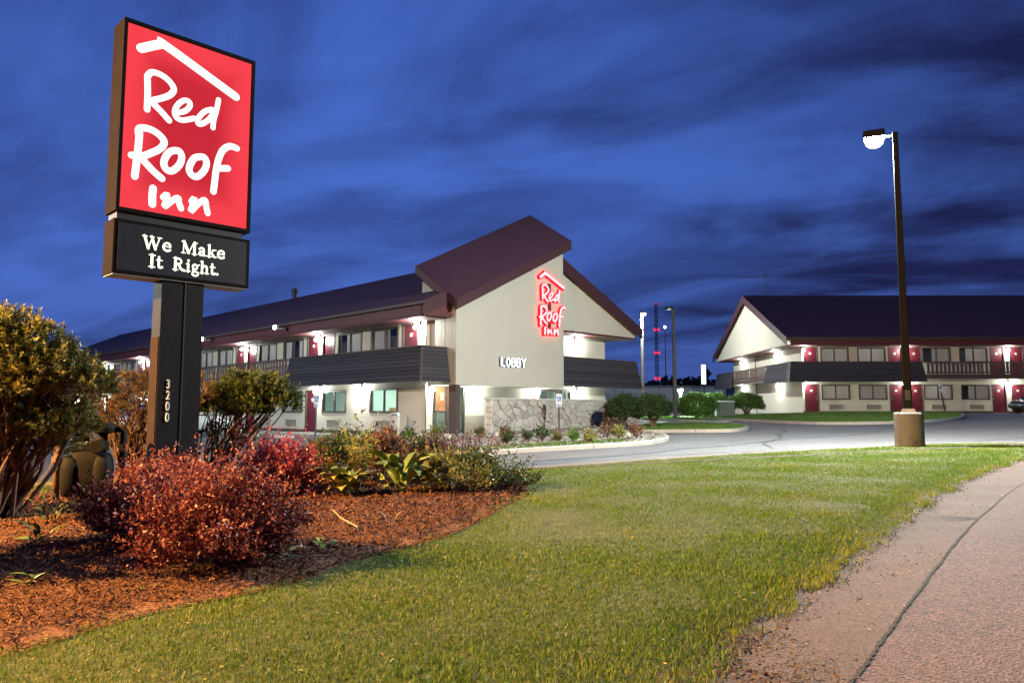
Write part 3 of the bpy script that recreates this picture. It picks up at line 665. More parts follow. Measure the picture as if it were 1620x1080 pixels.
def base_walls(root, T, W, Lw, front, gable):
    mb = MB(T); wall_holes(mb, 0, Lw, -.12, 4.63, front, lambda a, b, z0, z1: mb.box(0, .2, a, b, z0, z1)); mb.build('front_wall', STUCCO, root)
    mg = MB(T); wall_holes(mg, .2, W, -.12, 4.63, gable, lambda a, b, z0, z1: mg.box(a, b, 0, .2, z0, z1)); mg.build('end_wall', STUCCO, root)
    MB(T).box(W-.2, W, .2, Lw, -.12, 4.63).build('rear_wall', STUCCO, root)
    MB(T).box(.2, W-.2, Lw-.2, Lw, -.12, 4.63).build('far_end_wall', STUCCO, root)
    MB(T).box(-1e-3+.2, W-.2, .2, Lw-.2, 2.42, 2.58).build('floor_slab', SOFFIT, root)
    b = MB(T); hs = [(h[0], h[1], h[2], h[3]) for h in front if h[2] < .1]
    wall_holes(b, -.02, Lw, -.12, .13, [(h[0]-.0, h[1]+.0, -.12, .13) for h in hs], lambda a, c, z0, z1: b.box(-.025, -.002, a, c, z0, z1)); b.build('base_trim', TRIM, root)
def balcony_floor(root, T, W, Lw, r):
    m = MB(T); m.box(-r+.06, -.002, -r+.06, Lw+r, 2.37, 2.60).box(-.002, W+r-.06, -r+.06, -.002, 2.37, 2.60).box(W+.002, W+r-.06, -.002, Lw+r, 2.37, 2.60); m.build('balcony_floor', SOFFIT, root)
def fit_facade(root, T, feats, Lw, ground_extra=None, r=1.1):
    """feats: list of (kind,l0,l1,level)"""
    i = 0
    for kind, l0, l1, lv in feats:
        z = 2.6*lv; i += 1
        if kind == 'win':
            make_window(root, T, l0, l1, z+.92, z+1.97, i*7+int(Lw))
            if lv == 0: make_grille(root, T, (l0+l1)/2, .24)
        elif kind == 'owin': make_window(root, T, l0, l1, z+.92, z+1.97, i, 'clear'); make_grille(root, T, (l0+l1)/2, .24)
        elif kind == 'bwin': make_window(root, T, l0, l1, z+.92, z+1.97, i, 'blind'); make_grille(root, T, (l0+l1)/2, .24)
        elif kind == 'door': make_door(root, T, l0, l1, z, z+2.0, i % 2)
def holes_of(feats): return [(l0, l1, 2.6*lv+(.92 if k != 'door' else 0), 2.6*lv+(1.97 if k != 'door' else 2.0)) for k, l0, l1, lv in feats]
def inner_back(root, T, W, Lw, l0=.2):
    m = MB(T).box(2.6, 2.7, l0, Lw-.25, -.05, 2.40).box(2.6, 2.7, .25, Lw-.25, 2.60, 4.60); m.build('room_partition', INDARK, root)

# --- near motel with the lobby tower
TL = lambda d, l, z: (d, l, z)
M1 = thing('motel_building', 'two-storey motel wing with dark red roof and pale lobby tower, beside the stone wall', 'building', (-3.45, 30.2, 0), rad(45))
W1, L1, R1 = 11.6, 54.0, 1.1
feats = [('door', .55, 1.6, 1)]
p = 7.8
for k in range(7):
    for lv in (0, 1):
        if lv == 0 and k == 0: continue
        for a, b in ((1.85, 3.88), (4.57, 6.55)): feats.append(('win', a+p*k, b+p*k, lv))
    for lv in (0, 1):
        if lv == 0 and k == 0: continue
        for a, b in ((6.84, 7.9), (8.28, 9.34)):
            if b+p*k < L1: feats.append(('door', a+p*k, b+p*k, lv))
feats += [('win', 1.85, 3.88, 1), ('win', 4.57, 6.55, 1)][:0] + [('owin', 1.85, 3.9, 0), ('bwin', 5.77, 7.83, 0), ('door', 8.3, 9.36, 0)]
gable_feats = [(.36, 2.1, -.12, 2.05), (6.6, 8.0, 1.1, 2.0), (8.2, 8.9, 1.1, 2.0)]
base_walls(M1, TL, W1, L1, holes_of(feats), gable_feats)
fit_facade(M1, TL, feats, L1)
inner_back(M1, TL, W1, L1, 9.0)
balcony_floor(M1, TL, W1, L1, R1)
rf1, zr1 = roof_parts(M1, TL, W1, L1, R1)
shingle_panel(M1, TL, 'l', -R1, -R1, 8.9, 2, 2)
shingle_panel(M1, TL, 'd', -R1, -R1, .14, 1, 0)
shingle_panel(M1, TL, 'd', -R1, 6.52, W1+R1, 0, 2)
railing(M1, TL, 'l', -R1, 9.22, L1+R1)
for l in [.40]+[8.09+p*k for k in range(6)]: make_lamp(M1, TL, 0, l, 4.38, watts=200)
for l in [4.55, 8.06]+[8.09+p*k for k in range(1, 6)]: make_lamp(M1, TL, 0, l, 1.90, watts=185)
for a in (.17, 2.42, 6.35, 9.35): make_lamp(M1, TL, a, 0, 1.86, 'l')
make_lamp(M1, TL, 9.2, 0, 4.32, 'l')
MB().box(-.03, .0, -.03, .0, -.12, 4.62).build('corner_board', TRIM, M1)
MB().prism([(-1.22, -1.40, 4.64), (.14, -1.40, 4.64), (.14, -1.40, 5.66), (-1.22, -1.40, 5.06)], (0, .05, 0)).build('eave_return', FASCIA, M1)
# ridge vent stack
MB().lathe([(.16, zr1-.2), (.16, zr1+.38), (.22, zr1+.40), (.22, zr1+.62), (.14, zr1+.66)], 14, (W1/2, 21.3, 0)).build('vent_stack', DARKM, M1, smooth=False)
# flood lights on the eave
for l in (9.35, 17.6):
    f = MB().box(-1.62, -1.30, l-.03, l+.03, 4.90, 4.95).box(-1.74, -1.60, l-.11, l+.11, 4.86, 5.06).build('flood_light', GREY, M1)
    MB().box(-1.76, -1.742, l-.10, l+.10, 4.87, 5.05).build('lens', emit('flood_glow', (.95, 1, .97), 60), f)
# lobby tower
tw = MB()
q = lambda b, z: z+.65*(b+1.65)
tw.loft([[(.15, b, 2.02), (6.5, b, 2.02), (6.5, b, q(b, 8.08)), (.15, b, q(b, 4.92))] for b in (-1.65, .50)])
TW = tw.build('tower_wall', STUCCO2, M1)
zp = lambda a, b: 5.34+.497*(a+.1)+.65*(b+1.95)
ro = [(-.12, -1.97), (6.66, -1.97), (6.66, .56), (-.12, .56)]
TR = MB().loft([[(a, b, zp(a, b)-.14) for a, b in ro], [(a, b, zp(a, b)) for a, b in ro]]).build('tower_roof', ROOF, M1)
MB().loft([[(a, b, zp(a, -1.97)-h) for b, h in ((-2.01, .005), (-1.93, .0), (-1.93, .42), (-2.01, .42))] for a in (-.14, 6.68)]).build('tower_fascia', RAKE, TR)
MB().loft([[(a, b, zp(-.12, b)-h) for a, h in ((-.17, .004), (-.123, .004), (-.123, .36), (-.17, .36))] for b in (-1.92, .57)]).build('tower_fascia', RAKE, TR)
MB().loft([[(a, b, zp(6.66, b)-h) for a, h in ((6.663, .004), (6.71, .004), (6.71, .34), (6.663, .34))] for b in (-1.92, .57)]).build('tower_fascia', RAKE, TR)
MB().box(.15, .36, -1.652, -1.24, -.1, 2.018).build('entrance_column', TRIM, M1)
MB().box(.142, .149, -1.60, -1.52, 2.05, 4.85).box(.135, .15, -.95, -.88, 2.0, 4.6).build('downspout', mat('downspout', (.45, .40, .36), .5), M1)
# storefront in the end wall
sf = MB().box(.36, 2.1, .03, .12, 1.98, 2.05)
for a in (.36, 1.10, 1.42, 2.03): sf.box(a, a+.07, .03, .12, -.02, 1.98)
for a, b in ((.43, 1.10), (1.17, 1.42), (1.49, 2.03)): sf.box(a, b, .03, .12, .94, 1.01).box(a, b, .03, .12, -.02, .08)
SF = sf.build('lobby_door', TRIM, M1)
for a, b in ((.43, 1.10), (1.17, 1.42), (1.49, 2.03)):
    for z0, z1 in ((.08, .94), (1.01, 1.98)): MB().box(a, b, .07, .078, z0, z1).build('pane', GLASS, SF)
MB().box(.62, .66, -.03, .02, .7, 1.25).build('handle', METAL, SF)
for a, b in ((6.6, 8.0), (8.2, 8.9)):
    T2 = lambda d, l, z: (l, d, z)
    make_window(M1, T2, a, b, 1.1, 2.0, 3, 'clear')
# lobby room behind the glass
LOBBY_TINT = mat('lobby_light_tint', (.62, .72, .66), .8, .04, 2)  # white walls with the fluorescent tint put into their colour
rm = MB(); rm.box(.2, 10, .2, 8.6, -.1, -.02).box(.2, 10, .2, 8.6, 2.32, 2.41).box(.2, 10, 8.6, 8.7, -.02, 2.32).box(5.6, 5.7, 3.0, 8.6, -.02, 2.32).box(.2, 5.6, 4.7, 4.8, -.02, 2.32).box(10, 10.1, .2, 8.6, -.02, 2.32)
rm.build('lobby_room', LOBBY_TINT, M1)
MB().box(1.75, 2.55, 1.5, 1.56, .98, 2.1).build('notice_board', mat('notice_red', (.55, .16, .07), .8, .08, 3), M1)
MB().box(2.0, 2.15, 1.485, 1.498, 1.45, 1.80).box(2.25, 2.4, 1.485, 1.498, 1.30, 1.85).build('notice_paper', mat('paper', (.8, .74, .45), .8), M1)
MB().box(1.75, 2.55, 1.5, 1.7, -.02, .9).build('front_counter', mat('counter', (.16, .17, .16), .6), M1)
MB().box(1.6, 2.6, 4.2, 4.65, -.02, 1.15).build('reception_desk', mat('desk_wood', (.45, .22, .08), .5), M1)
MB().box(2.1, 3.2, 4.62, 4.69, .2, 2.1).build('orange_light_panel', mat('orange_panel', (.7, .36, .12), .7, .08, 3), M1)  # added panel: orange light inside the office put into its colour
LIT = emit('lobby_tube', (.72, 1.0, .86), 60)
for a, b in ((1.6, .9), (1.3, 3.3), (7.4, 1.2), (2.6, 6.2)):
    MB().box(a-.3, a+.3, b-.3, b+.3, 2.28, 2.318).build('ceiling_panel', LIT, M1)

# --- far motel
TRt = lambda d, l, z: (l, d, z)
M2 = thing('motel_building', 'two-storey motel building facing the lot with a long ridge and roof antenna', 'building', (20.3, 52.6, .87), 0)
W2, L2, R2 = 16.2, 46.0, 1.2
feats2 = []
for lv in (0, 1):
    feats2.append(('door', .12, 1.12, lv))
    for k in range(6):
        o = 7.15*k
        for a, b in ((1.3, 3.3), (3.9, 5.9)): feats2.append(('win', a+o, b+o, lv))
        for a, b in ((6.05, 7.05), (7.4, 8.4)):
            if b+o < L2: feats2.append(('door', a+o, b+o, lv))
base_walls(M2, TRt, W2, L2, holes_of(feats2), [])
fit_facade(M2, TRt, feats2, L2)
inner_back(M2, TRt, W2, L2)
balcony_floor(M2, TRt, W2, L2, R2)
rf2, zr2 = roof_parts(M2, TRt, W2, L2, R2, .455, 5.17)
shingle_panel(M2, TRt, 'l', -R2, -R2, 7.7, 2, 2)
shingle_panel(M2, TRt, 'd', -R2, -R2, 3.6, 1, 2)
shingle_panel(M2, TRt, 'd', -R2, 12.6, W2+R2, 2, 2)
railing(M2, TRt, 'l', -R2, 8.05, L2+R2)
railing(M2, TRt, 'd', -R2, 3.95, 12.3)
for l in [-.02+.0]+[7.22+7.15*k for k in range(6)]:
    make_lamp(M2, TRt, 0, max(l, .06), 4.36); make_lamp(M2, TRt, 0, max(l, .06), 1.96)
for d in (4.6, 13.2): make_lamp(M2, TRt, d, 0, 4.30, 'l'); make_lamp(M2, TRt, d-.2, 0, 1.95, 'l')
MB(TRt).box(9.9, 9.98, -.06, -.004, 0, 4.6).build('downspout', TRIM, M2)
# roof antenna
an = MB(TRt).tube([(W2/2, .4, zr2-.3), (W2/2, .4, zr2+1.9)], .035, 6).build('antenna', DARKM, M2)
MB(TRt).tube([(W2/2, -1.6, zr2+1.55), (W2/2, .9, zr2+1.62)], .025, 6).build('boom', DARKM, an)
for k in range(7):
    l = -1.2+.3*k; h = .26+.05*k; MB(TRt).tube([(W2/2-h, l, zr2+1.6), (W2/2+h, l, zr2+1.6)], .014, 5).build('element', DARKM, an)
MB(TRt).tube([(W2/2, .1, zr2+1.58), (W2/2, .75, zr2+1.95)], .018, 5).tube([(W2/2, .1, zr2+1.58), (W2/2, .75, zr2+1.2)], .018, 5).build('reflector', DARKM, an)
# walkways along both facades
for W, L, T, root, r in ((W1, L1, TL, M1, R1), (W2, L2, TRt, M2, R2)):
    MB(T).box(-1.75, -.03, -.0, L, -.14, -.012).box(-1.75, W, -1.45 if root is M2 else -1.2, -.03, -.14, -.012).build('walkway', CONCRETE, root)

# ------------------------------------------------------------------ lettering
def catmull(pts, per=5):
    P = [Vector(p) for p in pts]; n = len(P); out = []
    if n < 3: return [P[0].lerp(P[-1], t/per) for t in range(per+1)]
    for i in range(n-1):
        p0, p1, p2, p3 = P[max(i-1, 0)], P[i], P[i+1], P[min(i+2, n-1)]
        for k in range(per):
            t = k/per; out.append(.5*((2*p1)+(p2-p0)*t+(2*p0-5*p1+4*p2-p3)*t*t+(3*p1-p0-3*p2+p3)*t**3))
    return out+[P[-1]]
def stroke(mb, pts, w, y, dep, taper=True, smooth=True):
    """flattened round tube in the x-z plane at depth y, with rounded ends"""
    P = catmull(pts) if smooth else [Vector(p) for p in pts]
    loops = []; n = 10
    def ring(c, t, r, d): 
        nn = Vector((-t.y, t.x)); return [(c.x+nn.x*r*math.cos(a), y+d*math.sin(a), c.y+nn.y*r*math.cos(a)) for a in [2*math.pi*k/n for k in range(n)]]
    tan = lambda i: (P[min(i+1, len(P)-1)]-P[max(i-1, 0)]).normalized()
    t0, t1 = tan(0), tan(len(P)-1)
    for a in (88, 60, 30): loops.append(ring(P[0]-t0*w/2*math.sin(rad(a)), t0, w/2*math.cos(rad(a)), dep*math.cos(rad(a))))
    for i, c in enumerate(P): loops.append(ring(c, tan(i), w/2, dep))
    for a in (30, 60, 88): loops.append(ring(P[-1]+t1*w/2*math.sin(rad(a)), t1, w/2*math.cos(rad(a)), dep*math.cos(rad(a))))
    mb.loft(loops)
LOGO = [
('roof_stroke', .125, [[(-.679, 5.776), (-.443, 5.916), (-.367, 5.924), (.629, 5.512)]]),
('letter_r', .085, [[(-.584, 5.424), (-.57, 5.197), (-.569, 4.973)], [(-.584, 5.424), (-.527, 5.498), (-.405, 5.497), (-.292, 5.438), (-.237, 5.351), (-.285, 5.258), (-.392, 5.179), (-.511, 5.113)], [(-.523, 5.095), (-.398, 5.002), (-.284, 4.902)]]),
('letter_e', .075, [[(-.185, 5.034), (-.074, 5.096), (-.013, 5.188), (-.03, 5.243), (-.094, 5.239), (-.169, 5.164), (-.214, 5.055), (-.19, 4.973), (-.104, 4.956), (.051, 5.027)]]),
('letter_d', .075, [[(.294, 5.225), (.192, 5.165), (.108, 5.043), (.108, 4.967), (.169, 4.984), (.255, 5.069), (.318, 5.179)], [(.381, 5.39), (.354, 5.22), (.322, 5.073), (.315, 4.964)]]),
('letter_r', .095, [[(-.649, 4.629), (-.655, 4.457), (-.666, 4.27), (-.682, 4.041)], [(-.661, 4.611), (-.652, 4.692), (-.534, 4.717), (-.412, 4.678), (-.333, 4.594), (-.377, 4.492), (-.494, 4.398), (-.61, 4.326), (-.733, 4.31)], [(-.609, 4.298), (-.471, 4.174), (-.344, 4.086)]]),
('letter_o', .095, [[(-.199, 4.508), (-.266, 4.462), (-.319, 4.354), (-.32, 4.267), (-.27, 4.214), (-.201, 4.23), (-.122, 4.329), (-.095, 4.438), (-.129, 4.511), (-.199, 4.508)]]),
('letter_o', .095, [[(.143, 4.504), (.072, 4.464), (.019, 4.355), (.015, 4.265), (.075, 4.212), (.139, 4.229), (.216, 4.326), (.246, 4.438), (.209, 4.509), (.143, 4.504)]]),
('letter_f', .095, [[(.671, 4.757), (.57, 4.762), (.472, 4.684), (.417, 4.548), (.385, 4.388), (.369, 4.203), (.356, 4.057)], [(.392, 4.397), (.55, 4.434)]]),
('letter_i', .10, [[(-.448, 3.93), (-.454, 3.822), (-.449, 3.717)]]),
('letter_n', .085, [[(-.316, 3.836), (-.267, 3.882), (-.277, 3.787), (-.291, 3.719), (-.212, 3.8), (-.124, 3.868), (-.108, 3.806), (-.077, 3.732)]]),
('letter_n', .085, [[(.06, 3.854), (.097, 3.906), (.076, 3.799), (.058, 3.722), (.147, 3.835), (.239, 3.912), (.264, 3.821), (.287, 3.735)]]),
]
# serif alphabet on a unit cap height: polylines with width
SER = {
'W': (1.45, [(.22, [(.16, 1), (.46, .02)]), (.10, [(.46, .02), (.72, .86)]), (.22, [(.68, 1), (.98, .02)]), (.10, [(.98, .02), (1.28, 1)]), (.07, [(0, .97), (.36, .97)]), (.07, [(.54, .97), (.86, .97)]), (.07, [(1.1, .97), (1.42, .97)])]),
'e': (.74, [(.18, [(.62, .36), (.60, .56), (.40, .66), (.20, .55), (.12, .33), (.20, .12), (.42, .03), (.64, .12)]), (.09, [(.14, .36), (.62, .37)])]),
'M': (1.35, [(.09, [(.20, 0), (.20, 1)]), (.24, [(.22, .98), (.62, .08)]), (.09, [(.62, .08), (1.02, 1)]), (.22, [(1.08, 0), (1.08, 1)]), (.07, [(.04, .03), (.38, .03)]), (.07, [(.88, .03), (1.30, .03)]), (.07, [(.04, .97), (.30, .97)]), (.07, [(1.0, .97), (1.30, .97)])]),
'a': (.76, [(.18, [(.50, .04), (.51, .40), (.46, .60), (.30, .65), (.14, .55)]), (.16, [(.50, .36), (.24, .32), (.13, .18), (.22, .05), (.38, .07), (.50, .20)]), (.10, [(.50, .06), (.70, .04)])]),
'k': (.82, [(.20, [(.20, 0), (.20, 1)]), (.09, [(.24, .28), (.60, .62)]), (.19, [(.36, .38), (.64, .03)]), (.07, [(.03, .03), (.40, .03)]), (.07, [(.05, .97), (.24, .97)]), (.07, [(.44, .62), (.78, .62)]), (.07, [(.52, .03), (.84, .03)])]),
'I': (.60, [(.23, [(.29, 0), (.29, 1)]), (.08, [(.06, .03), (.54, .03)]), (.08, [(.06, .97), (.54, .97)])]),
't': (.54, [(.19, [(.23, .88), (.23, .16), (.34, .05), (.50, .10)]), (.09, [(.04, .63), (.48, .63)])]),
'R': (1.06, [(.22, [(.24, 0), (.24, 1)]), (.16, [(.24, .96), (.58, .94), (.72, .76), (.60, .55), (.28, .50)]), (.21, [(.48, .52), (.72, .14), (.98, .04)]), (.08, [(.04, .03), (.46, .03)]), (.07, [(.06, .97), (.28, .97)])]),
'i': (.48, [(.20, [(.24, 0), (.24, .64)]), (.07, [(.05, .03), (.44, .03)]), (.07, [(.06, .63), (.26, .63)]), (.22, [(.235, .90), (.25, .91)])]),
'g': (.74, [(.16, [(.34, .65), (.17, .56), (.17, .36), (.34, .27), (.50, .36), (.50, .56), (.34, .65)]), (.09, [(.50, .60), (.72, .66)]), (.15, [(.24, .28), (.16, .14), (.40, .06), (.60, -.02), (.58, -.20), (.34, -.28), (.12, -.18), (.20, .0)])]),
'h': (.84, [(.19, [(.20, 0), (.20, 1)]), (.18, [(.24, .50), (.44, .64), (.60, .54), (.61, .02)]), (.07, [(.03, .03), (.38, .03)]), (.07, [(.04, .97), (.22, .97)]), (.07, [(.46, .03), (.80, .03)])]),
'.': (.34, [(.22, [(.15, .08), (.16, .09)])]),
}
def serif_text(root, s, x0, x1, z, cap, y, m, names):
    tot = sum(SER[c][0] for c in s); sx = (x1-x0)/tot; x = x0
    for c in s:
        w, st = SER[c]; mb = MB()
        for i, (wd, pts) in enumerate(st):
            P = [(x+px*sx, z+pz*cap) for px, pz in pts]; stroke(mb, P, wd*cap*.9, y-.0007*i, .004, smooth=len(pts) > 2)
        mb.build('letter_'+('stop' if c == '.' else c.lower()), m, root); x += w*sx
def font_letters(root, s, x, z, size, ext, m, sides, y, name='letter', gap=.08, sx=1.0, vertical=0):
    for ch in s:
        cu = bpy.data.curves.new('letter', 'FONT'); cu.body = ch; cu.size = size; cu.extrude = ext; cu.offset = .015*size
        tmp = bpy.data.objects.new('tmp', cu); COL.objects.link(tmp); bpy.context.view_layer.update()
        me = bpy.data.meshes.new_from_object(tmp.evaluated_get(bpy.context.evaluated_depsgraph_get())); bpy.data.objects.remove(tmp)
        co = np.empty(len(me.vertices)*3); me.vertices.foreach_get('co', co); co = co.reshape(-1, 3)
        w = (co[:, 0].max()-co[:, 0].min())*sx; co[:, 0] = (co[:, 0]-co[:, 0].min())*sx
        new = np.c_[co[:, 0]+x, y-co[:, 2], co[:, 1]+z]; me.vertices.foreach_set('co', new.ravel()); me.update()
        me.materials.clear(); me.materials.append(m); me.materials.append(sides)
        for pl in me.polygons: pl.material_index = 0 if abs(pl.normal.y) > .8 and pl.center.y < y else 1
        o = link(name+'_'+ch.lower() if ch.isalpha() else name, me, root)
        if vertical: z -= vertical
        else: x += w+gap
# logo on the lobby tower: raised channel letters
chan = MB().box(5.45, 5.62, -1.70, -1.652, 4.6, 6.6).build('sign_raceway', mat('raceway', (.12, .02, .02), .6), M1)
sx_, sz_, ox, oz = 1.17, 1.20, 5.62, 4.30
FACEP = emit('channel_face', (1.0, .60, .63), 1.6); RIM = emit('channel_rim', (1.0, .003, .010), 5.0)
for n, w, st in LOGO:
    mb, m2 = MB(), MB()
    for k, s_ in enumerate(st):
        P = [(ox+x*sx_, oz+(z-3.68)*sz_) for x, z in s_]
        stroke(m2, P, w*1.9, -1.76+.001*k, .06); stroke(mb, P, w*1.0, -1.815-.0012*k, .022)
    m2 = m2.build(n, RIM, chan, smooth=True); mb.build('letter_face', FACEP, m2, smooth=True)
lob = MB().box(2.5, 3.85, -1.70, -1.652, 2.95, 3.02).build('lobby_sign', GREY, M1)
BLK = {'L': [[(0, 1), (0, 0), (.62, 0)]], 'O': [[(.40, 1), (.12, .86), (0, .5), (.12, .14), (.40, 0), (.68, .14), (.80, .5), (.68, .86), (.40, 1)]], 'B': [[(0, 0), (0, 1), (.40, 1), (.62, .88), (.62, .66), (.42, .53), (.04, .53)], [(.42, .53), (.68, .40), (.68, .14), (.44, 0), (0, 0)]], 'Y': [[(0, 1), (.36, .48), (.72, 1)], [(.36, .48), (.36, 0)]]}
x_ = 2.50; LFC = emit('lobby_letter', (.88, .92, 1), 3.5); LSD = mat('letter_side', (.05, .045, .07), .5)
for ch in 'LOBBY':
    fc, sd_ = MB(), MB(); wch = max(p_[0] for s_ in BLK[ch] for p_ in s_)
    for k, s_ in enumerate(BLK[ch]):
        P = [(x_+a*.265, 2.85+b*.33) for a, b in s_]; stroke(sd_, P, .085, -1.72-.001*k, .055, smooth=False); stroke(fc, P, .070, -1.775-.001*k, .012, smooth=False)
    sd_ = sd_.build('letter_'+ch.lower(), LSD, lob); fc.build('letter_face', LFC, sd_); x_ += wch*.27+.115

# ------------------------------------------------------------------ pole sign
SGN = thing('pole_sign', 'tall red backlit pole sign on a dark boxed post rising from the mulch bed', 'sign', (-4.414, 10.022, -.12), rad(45))
zo = .12
CAB = mat('cabinet_bronze', (.010, .007, .007), .85, .12, 4, .002, 25, stain=((.016, .011, .010), 1.3, .4), spec=.06)
POSTM = mat('post_bronze', (.018, .015, .016), .6, .15, 3, .003, 20, stain=((.03, .024, .022), 1.1, .4), spec=.08)
UP = MB().box(-.90, -.855, 0, .42, 3.555+zo, 6.125+zo).box(.855, .90, 0, .42, 3.555+zo, 6.125+zo).box(-.855, .855, 0, .42, 6.075+zo, 6.125+zo).box(-.855, .855, 0, .42, 3.555+zo, 3.605+zo).box(-.855, .855, .38, .42, 3.605+zo, 6.075+zo).build('upper_cabinet', CAB, SGN)
def backlit(name, base, s):
    m, nt, out = nodes(name); L = nt.links.new; e = nt.nodes.new('ShaderNodeEmission'); L(e.outputs[0], out.inputs[0])
    # lamps behind the plastic: tubes near the rim, so the middle is dimmer
    tc = nt.nodes.new('ShaderNodeTexCoord'); sp = nt.nodes.new('ShaderNodeSeparateXYZ'); L(tc.outputs['Object'], sp.inputs[0])
    def f(v, a, b, c, d):
        n = nt.nodes.new('ShaderNodeMapRange'); n.interpolation_type = 'SMOOTHSTEP'; L(v, n.inputs[0]); n.inputs[1].default_value = a; n.inputs[2].default_value = b; n.inputs[3].default_value = c; n.inputs[4].default_value = d; return n.outputs[0]
    ab = nt.nodes.new('ShaderNodeMath'); ab.operation = 'ABSOLUTE'; L(sp.outputs['X'], ab.inputs[0])
    zc = nt.nodes.new('ShaderNodeMath'); zc.operation = 'SUBTRACT'; L(sp.outputs['Z'], zc.inputs[0]); zc.inputs[1].default_value = 4.84+zo
    za = nt.nodes.new('ShaderNodeMath'); za.operation = 'ABSOLUTE'; L(zc.outputs[0], za.inputs[0])
    mxn = nt.nodes.new('ShaderNodeMath'); mxn.operation = 'MAXIMUM'; L(f(ab.outputs[0], .25, .86, 0, 1), mxn.inputs[0]); L(f(za.outputs[0], .5, 1.24, 0, 1), mxn.inputs[1])
    nz = nt.nodes.new('ShaderNodeTexNoise'); L(tc.outputs['Object'], nz.inputs['Vector']); nz.inputs['Scale'].default_value = 1.6
    ad = nt.nodes.new('ShaderNodeMath'); ad.operation = 'MULTIPLY_ADD'; L(nz.outputs[0], ad.inputs[0]); ad.inputs[1].default_value = .35; L(mxn.outputs[0], ad.inputs[2])
    mx = nt.nodes.new('ShaderNodeMix'); mx.data_type = 'RGBA'; L(f(ad.outputs[0], .1, 1.2, 0, 1), mx.inputs['Factor']); mx.inputs['A'].default_value = (.60, .024, .042, 1); mx.inputs['B'].default_value = (.95, .058, .080, 1)
    L(mx.outputs['Result'], e.inputs[0]); e.inputs[1].default_value = s; return m
PANEL = backlit('sign_face_red', None, 1.0)
for z0, z1 in ((3.607, 4.830), (4.840, 6.073)):
    MB().box(-.853, .853, .028, .05, z0+zo, z1+zo).build('sign_panel', PANEL, UP)
MB().box(-.853, .853, .052, .06, 4.82+zo, 4.85+zo).build('panel_seam', DARKM, UP)
LETW = emit('sign_letter_white', (1.0, .97, .88), 1.6)
for n, w, st in LOGO:
    mb = MB()
    for k, s_ in enumerate(st): stroke(mb, [(x, z+zo) for x, z in s_], w*.97, .024-.0012*k, .006)
    mb.build(n, LETW, UP, smooth=True)
MB().box(-.87, .80, .04, .36, 3.44+zo, 3.56+zo).build('cabinet_neck', DARKM, SGN)
LOW = MB().box(-.905, .915, .02, .40, 2.745+zo, 3.455+zo).build('lower_cabinet', CAB, SGN, bevel=.008)
MB().box(-.85, .86, .012, .019, 2.79+zo, 3.41+zo).build('message_face', mat('message_black', (.028, .026, .03), .35, .1, 4), LOW)
MB().box(-.89, .90, .03, .39, 2.735+zo, 2.744+zo).build('bottom_plate', mat('bottom_lit_tone', (.30, .28, .25), .5, .12, 5), LOW)  # light on the cabinet's underside put into this plate's pale colour
MSG = emit('message_letter', (1.0, .97, .72), 2.2)
serif_text(LOW, 'We', -.56, -.185, 3.115+zo, .165, .006, MSG, 0); serif_text(LOW, 'Make', -.062, .548, 3.122+zo, .165, .006, MSG, 0)
serif_text(LOW, 'It', -.476, -.29, 2.876+zo, .165, .006, MSG, 0); serif_text(LOW, 'Right.', -.166, .475, 2.879+zo, .165, .006, MSG, 0)
PS = MB().box(-.27, .29, .06, .36, -.3, 2.734+zo).build('post', POSTM, SGN)
MB().box(.03, .05, .052, .06, -.1, 2.73+zo).build('post_groove', DARKM, PS)
MB().box(-.282, -.271, .075, .345, -.1, 2.10).build('side_plate', mat('post_plate', (.03, .02, .017), .85, .2, 3, .004, 14, spec=.06), PS)
font_letters(PS, '3200', -.158, 1.30+zo, .165, .006, WHITE, WHITE, .05, 'digit', 0, .62, .1455)

# ------------------------------------------------------------------ lamp posts
HEAD = glow('lot_lamp', (.95, 1.0, .95), 5)
HEADFAR = glow('far_lot_lamp', (.93, 1.0, .95), 14)
def lot_lamp(label, loc, h, side, base=True, lit=True, pw=(.16, .11), m=None, hm=None, tilt=0, boxbase=.70, watts=0, wcol=(.93, 1.0, .93)):
    o = thing('lamp_post', label, 'lamp post', (loc[0], loc[1], Gz(*loc)+(.09 if base else 0)), 0, 'lamp posts round the lot')
    m = m or DARKM; z0 = 0
    if base:
        MB().lathe([(.275, -.2), (.275, boxbase-.03), (.255, boxbase)], 26).build('concrete_base', mat('lamp_base', (.125, .122, .115), .9, .14, 3, .006, 30, stain=((.04, .036, .026), 1.9, .9)), o, smooth=False)
        MB().box(-.13, .13, -.13, .13, boxbase+.001, boxbase+.05).box(-.11, .11, -.11, .11, boxbase+.05, boxbase+.075).build('base_plate', GREY, o); z0 = boxbase+.07
    a, b = pw[0]/2, pw[1]/2
    MB().loft([[(-q, -q, z), (q, -q, z), (q, q, z), (-q, q, z)] for q, z in ((a, z0), (b, h))]).build('pole', m, o, bevel=.01)
    sx, sy = side
    MB().tube([(0, 0, h-.06), (sx*.22, sy*.22, h-.04)], .035, 8).build('arm', m, o)
    hd = MB().obox((sx*.40, sy*.40, h+.0), (.42, .36, .16), Matrix.Rotation(math.atan2(sy, sx), 3, 'Z')).build('lamp_head', m, o, bevel=.03)
    if lit: MB().lathe([(.19, h-.083), (.19, h-.12), (.165, h-.19), (.11, h-.245), (.05, h-.268), (.004, h-.27)], 24, (sx*.40, sy*.40, 0)).build('lens', hm or HEAD, hd, smooth=True); bulb(hd, (sx*.40, sy*.40, h-.30), watts, wcol)
    return o
lamp1 = lot_lamp('lit lamp post on a round concrete base at the lawn edge', (8.09, 15.42), 6.58, (-1.0, 0), watts=15500, m=mat('pole_black', (.006, .006, .0065), .6, .1, 6, spec=.08))
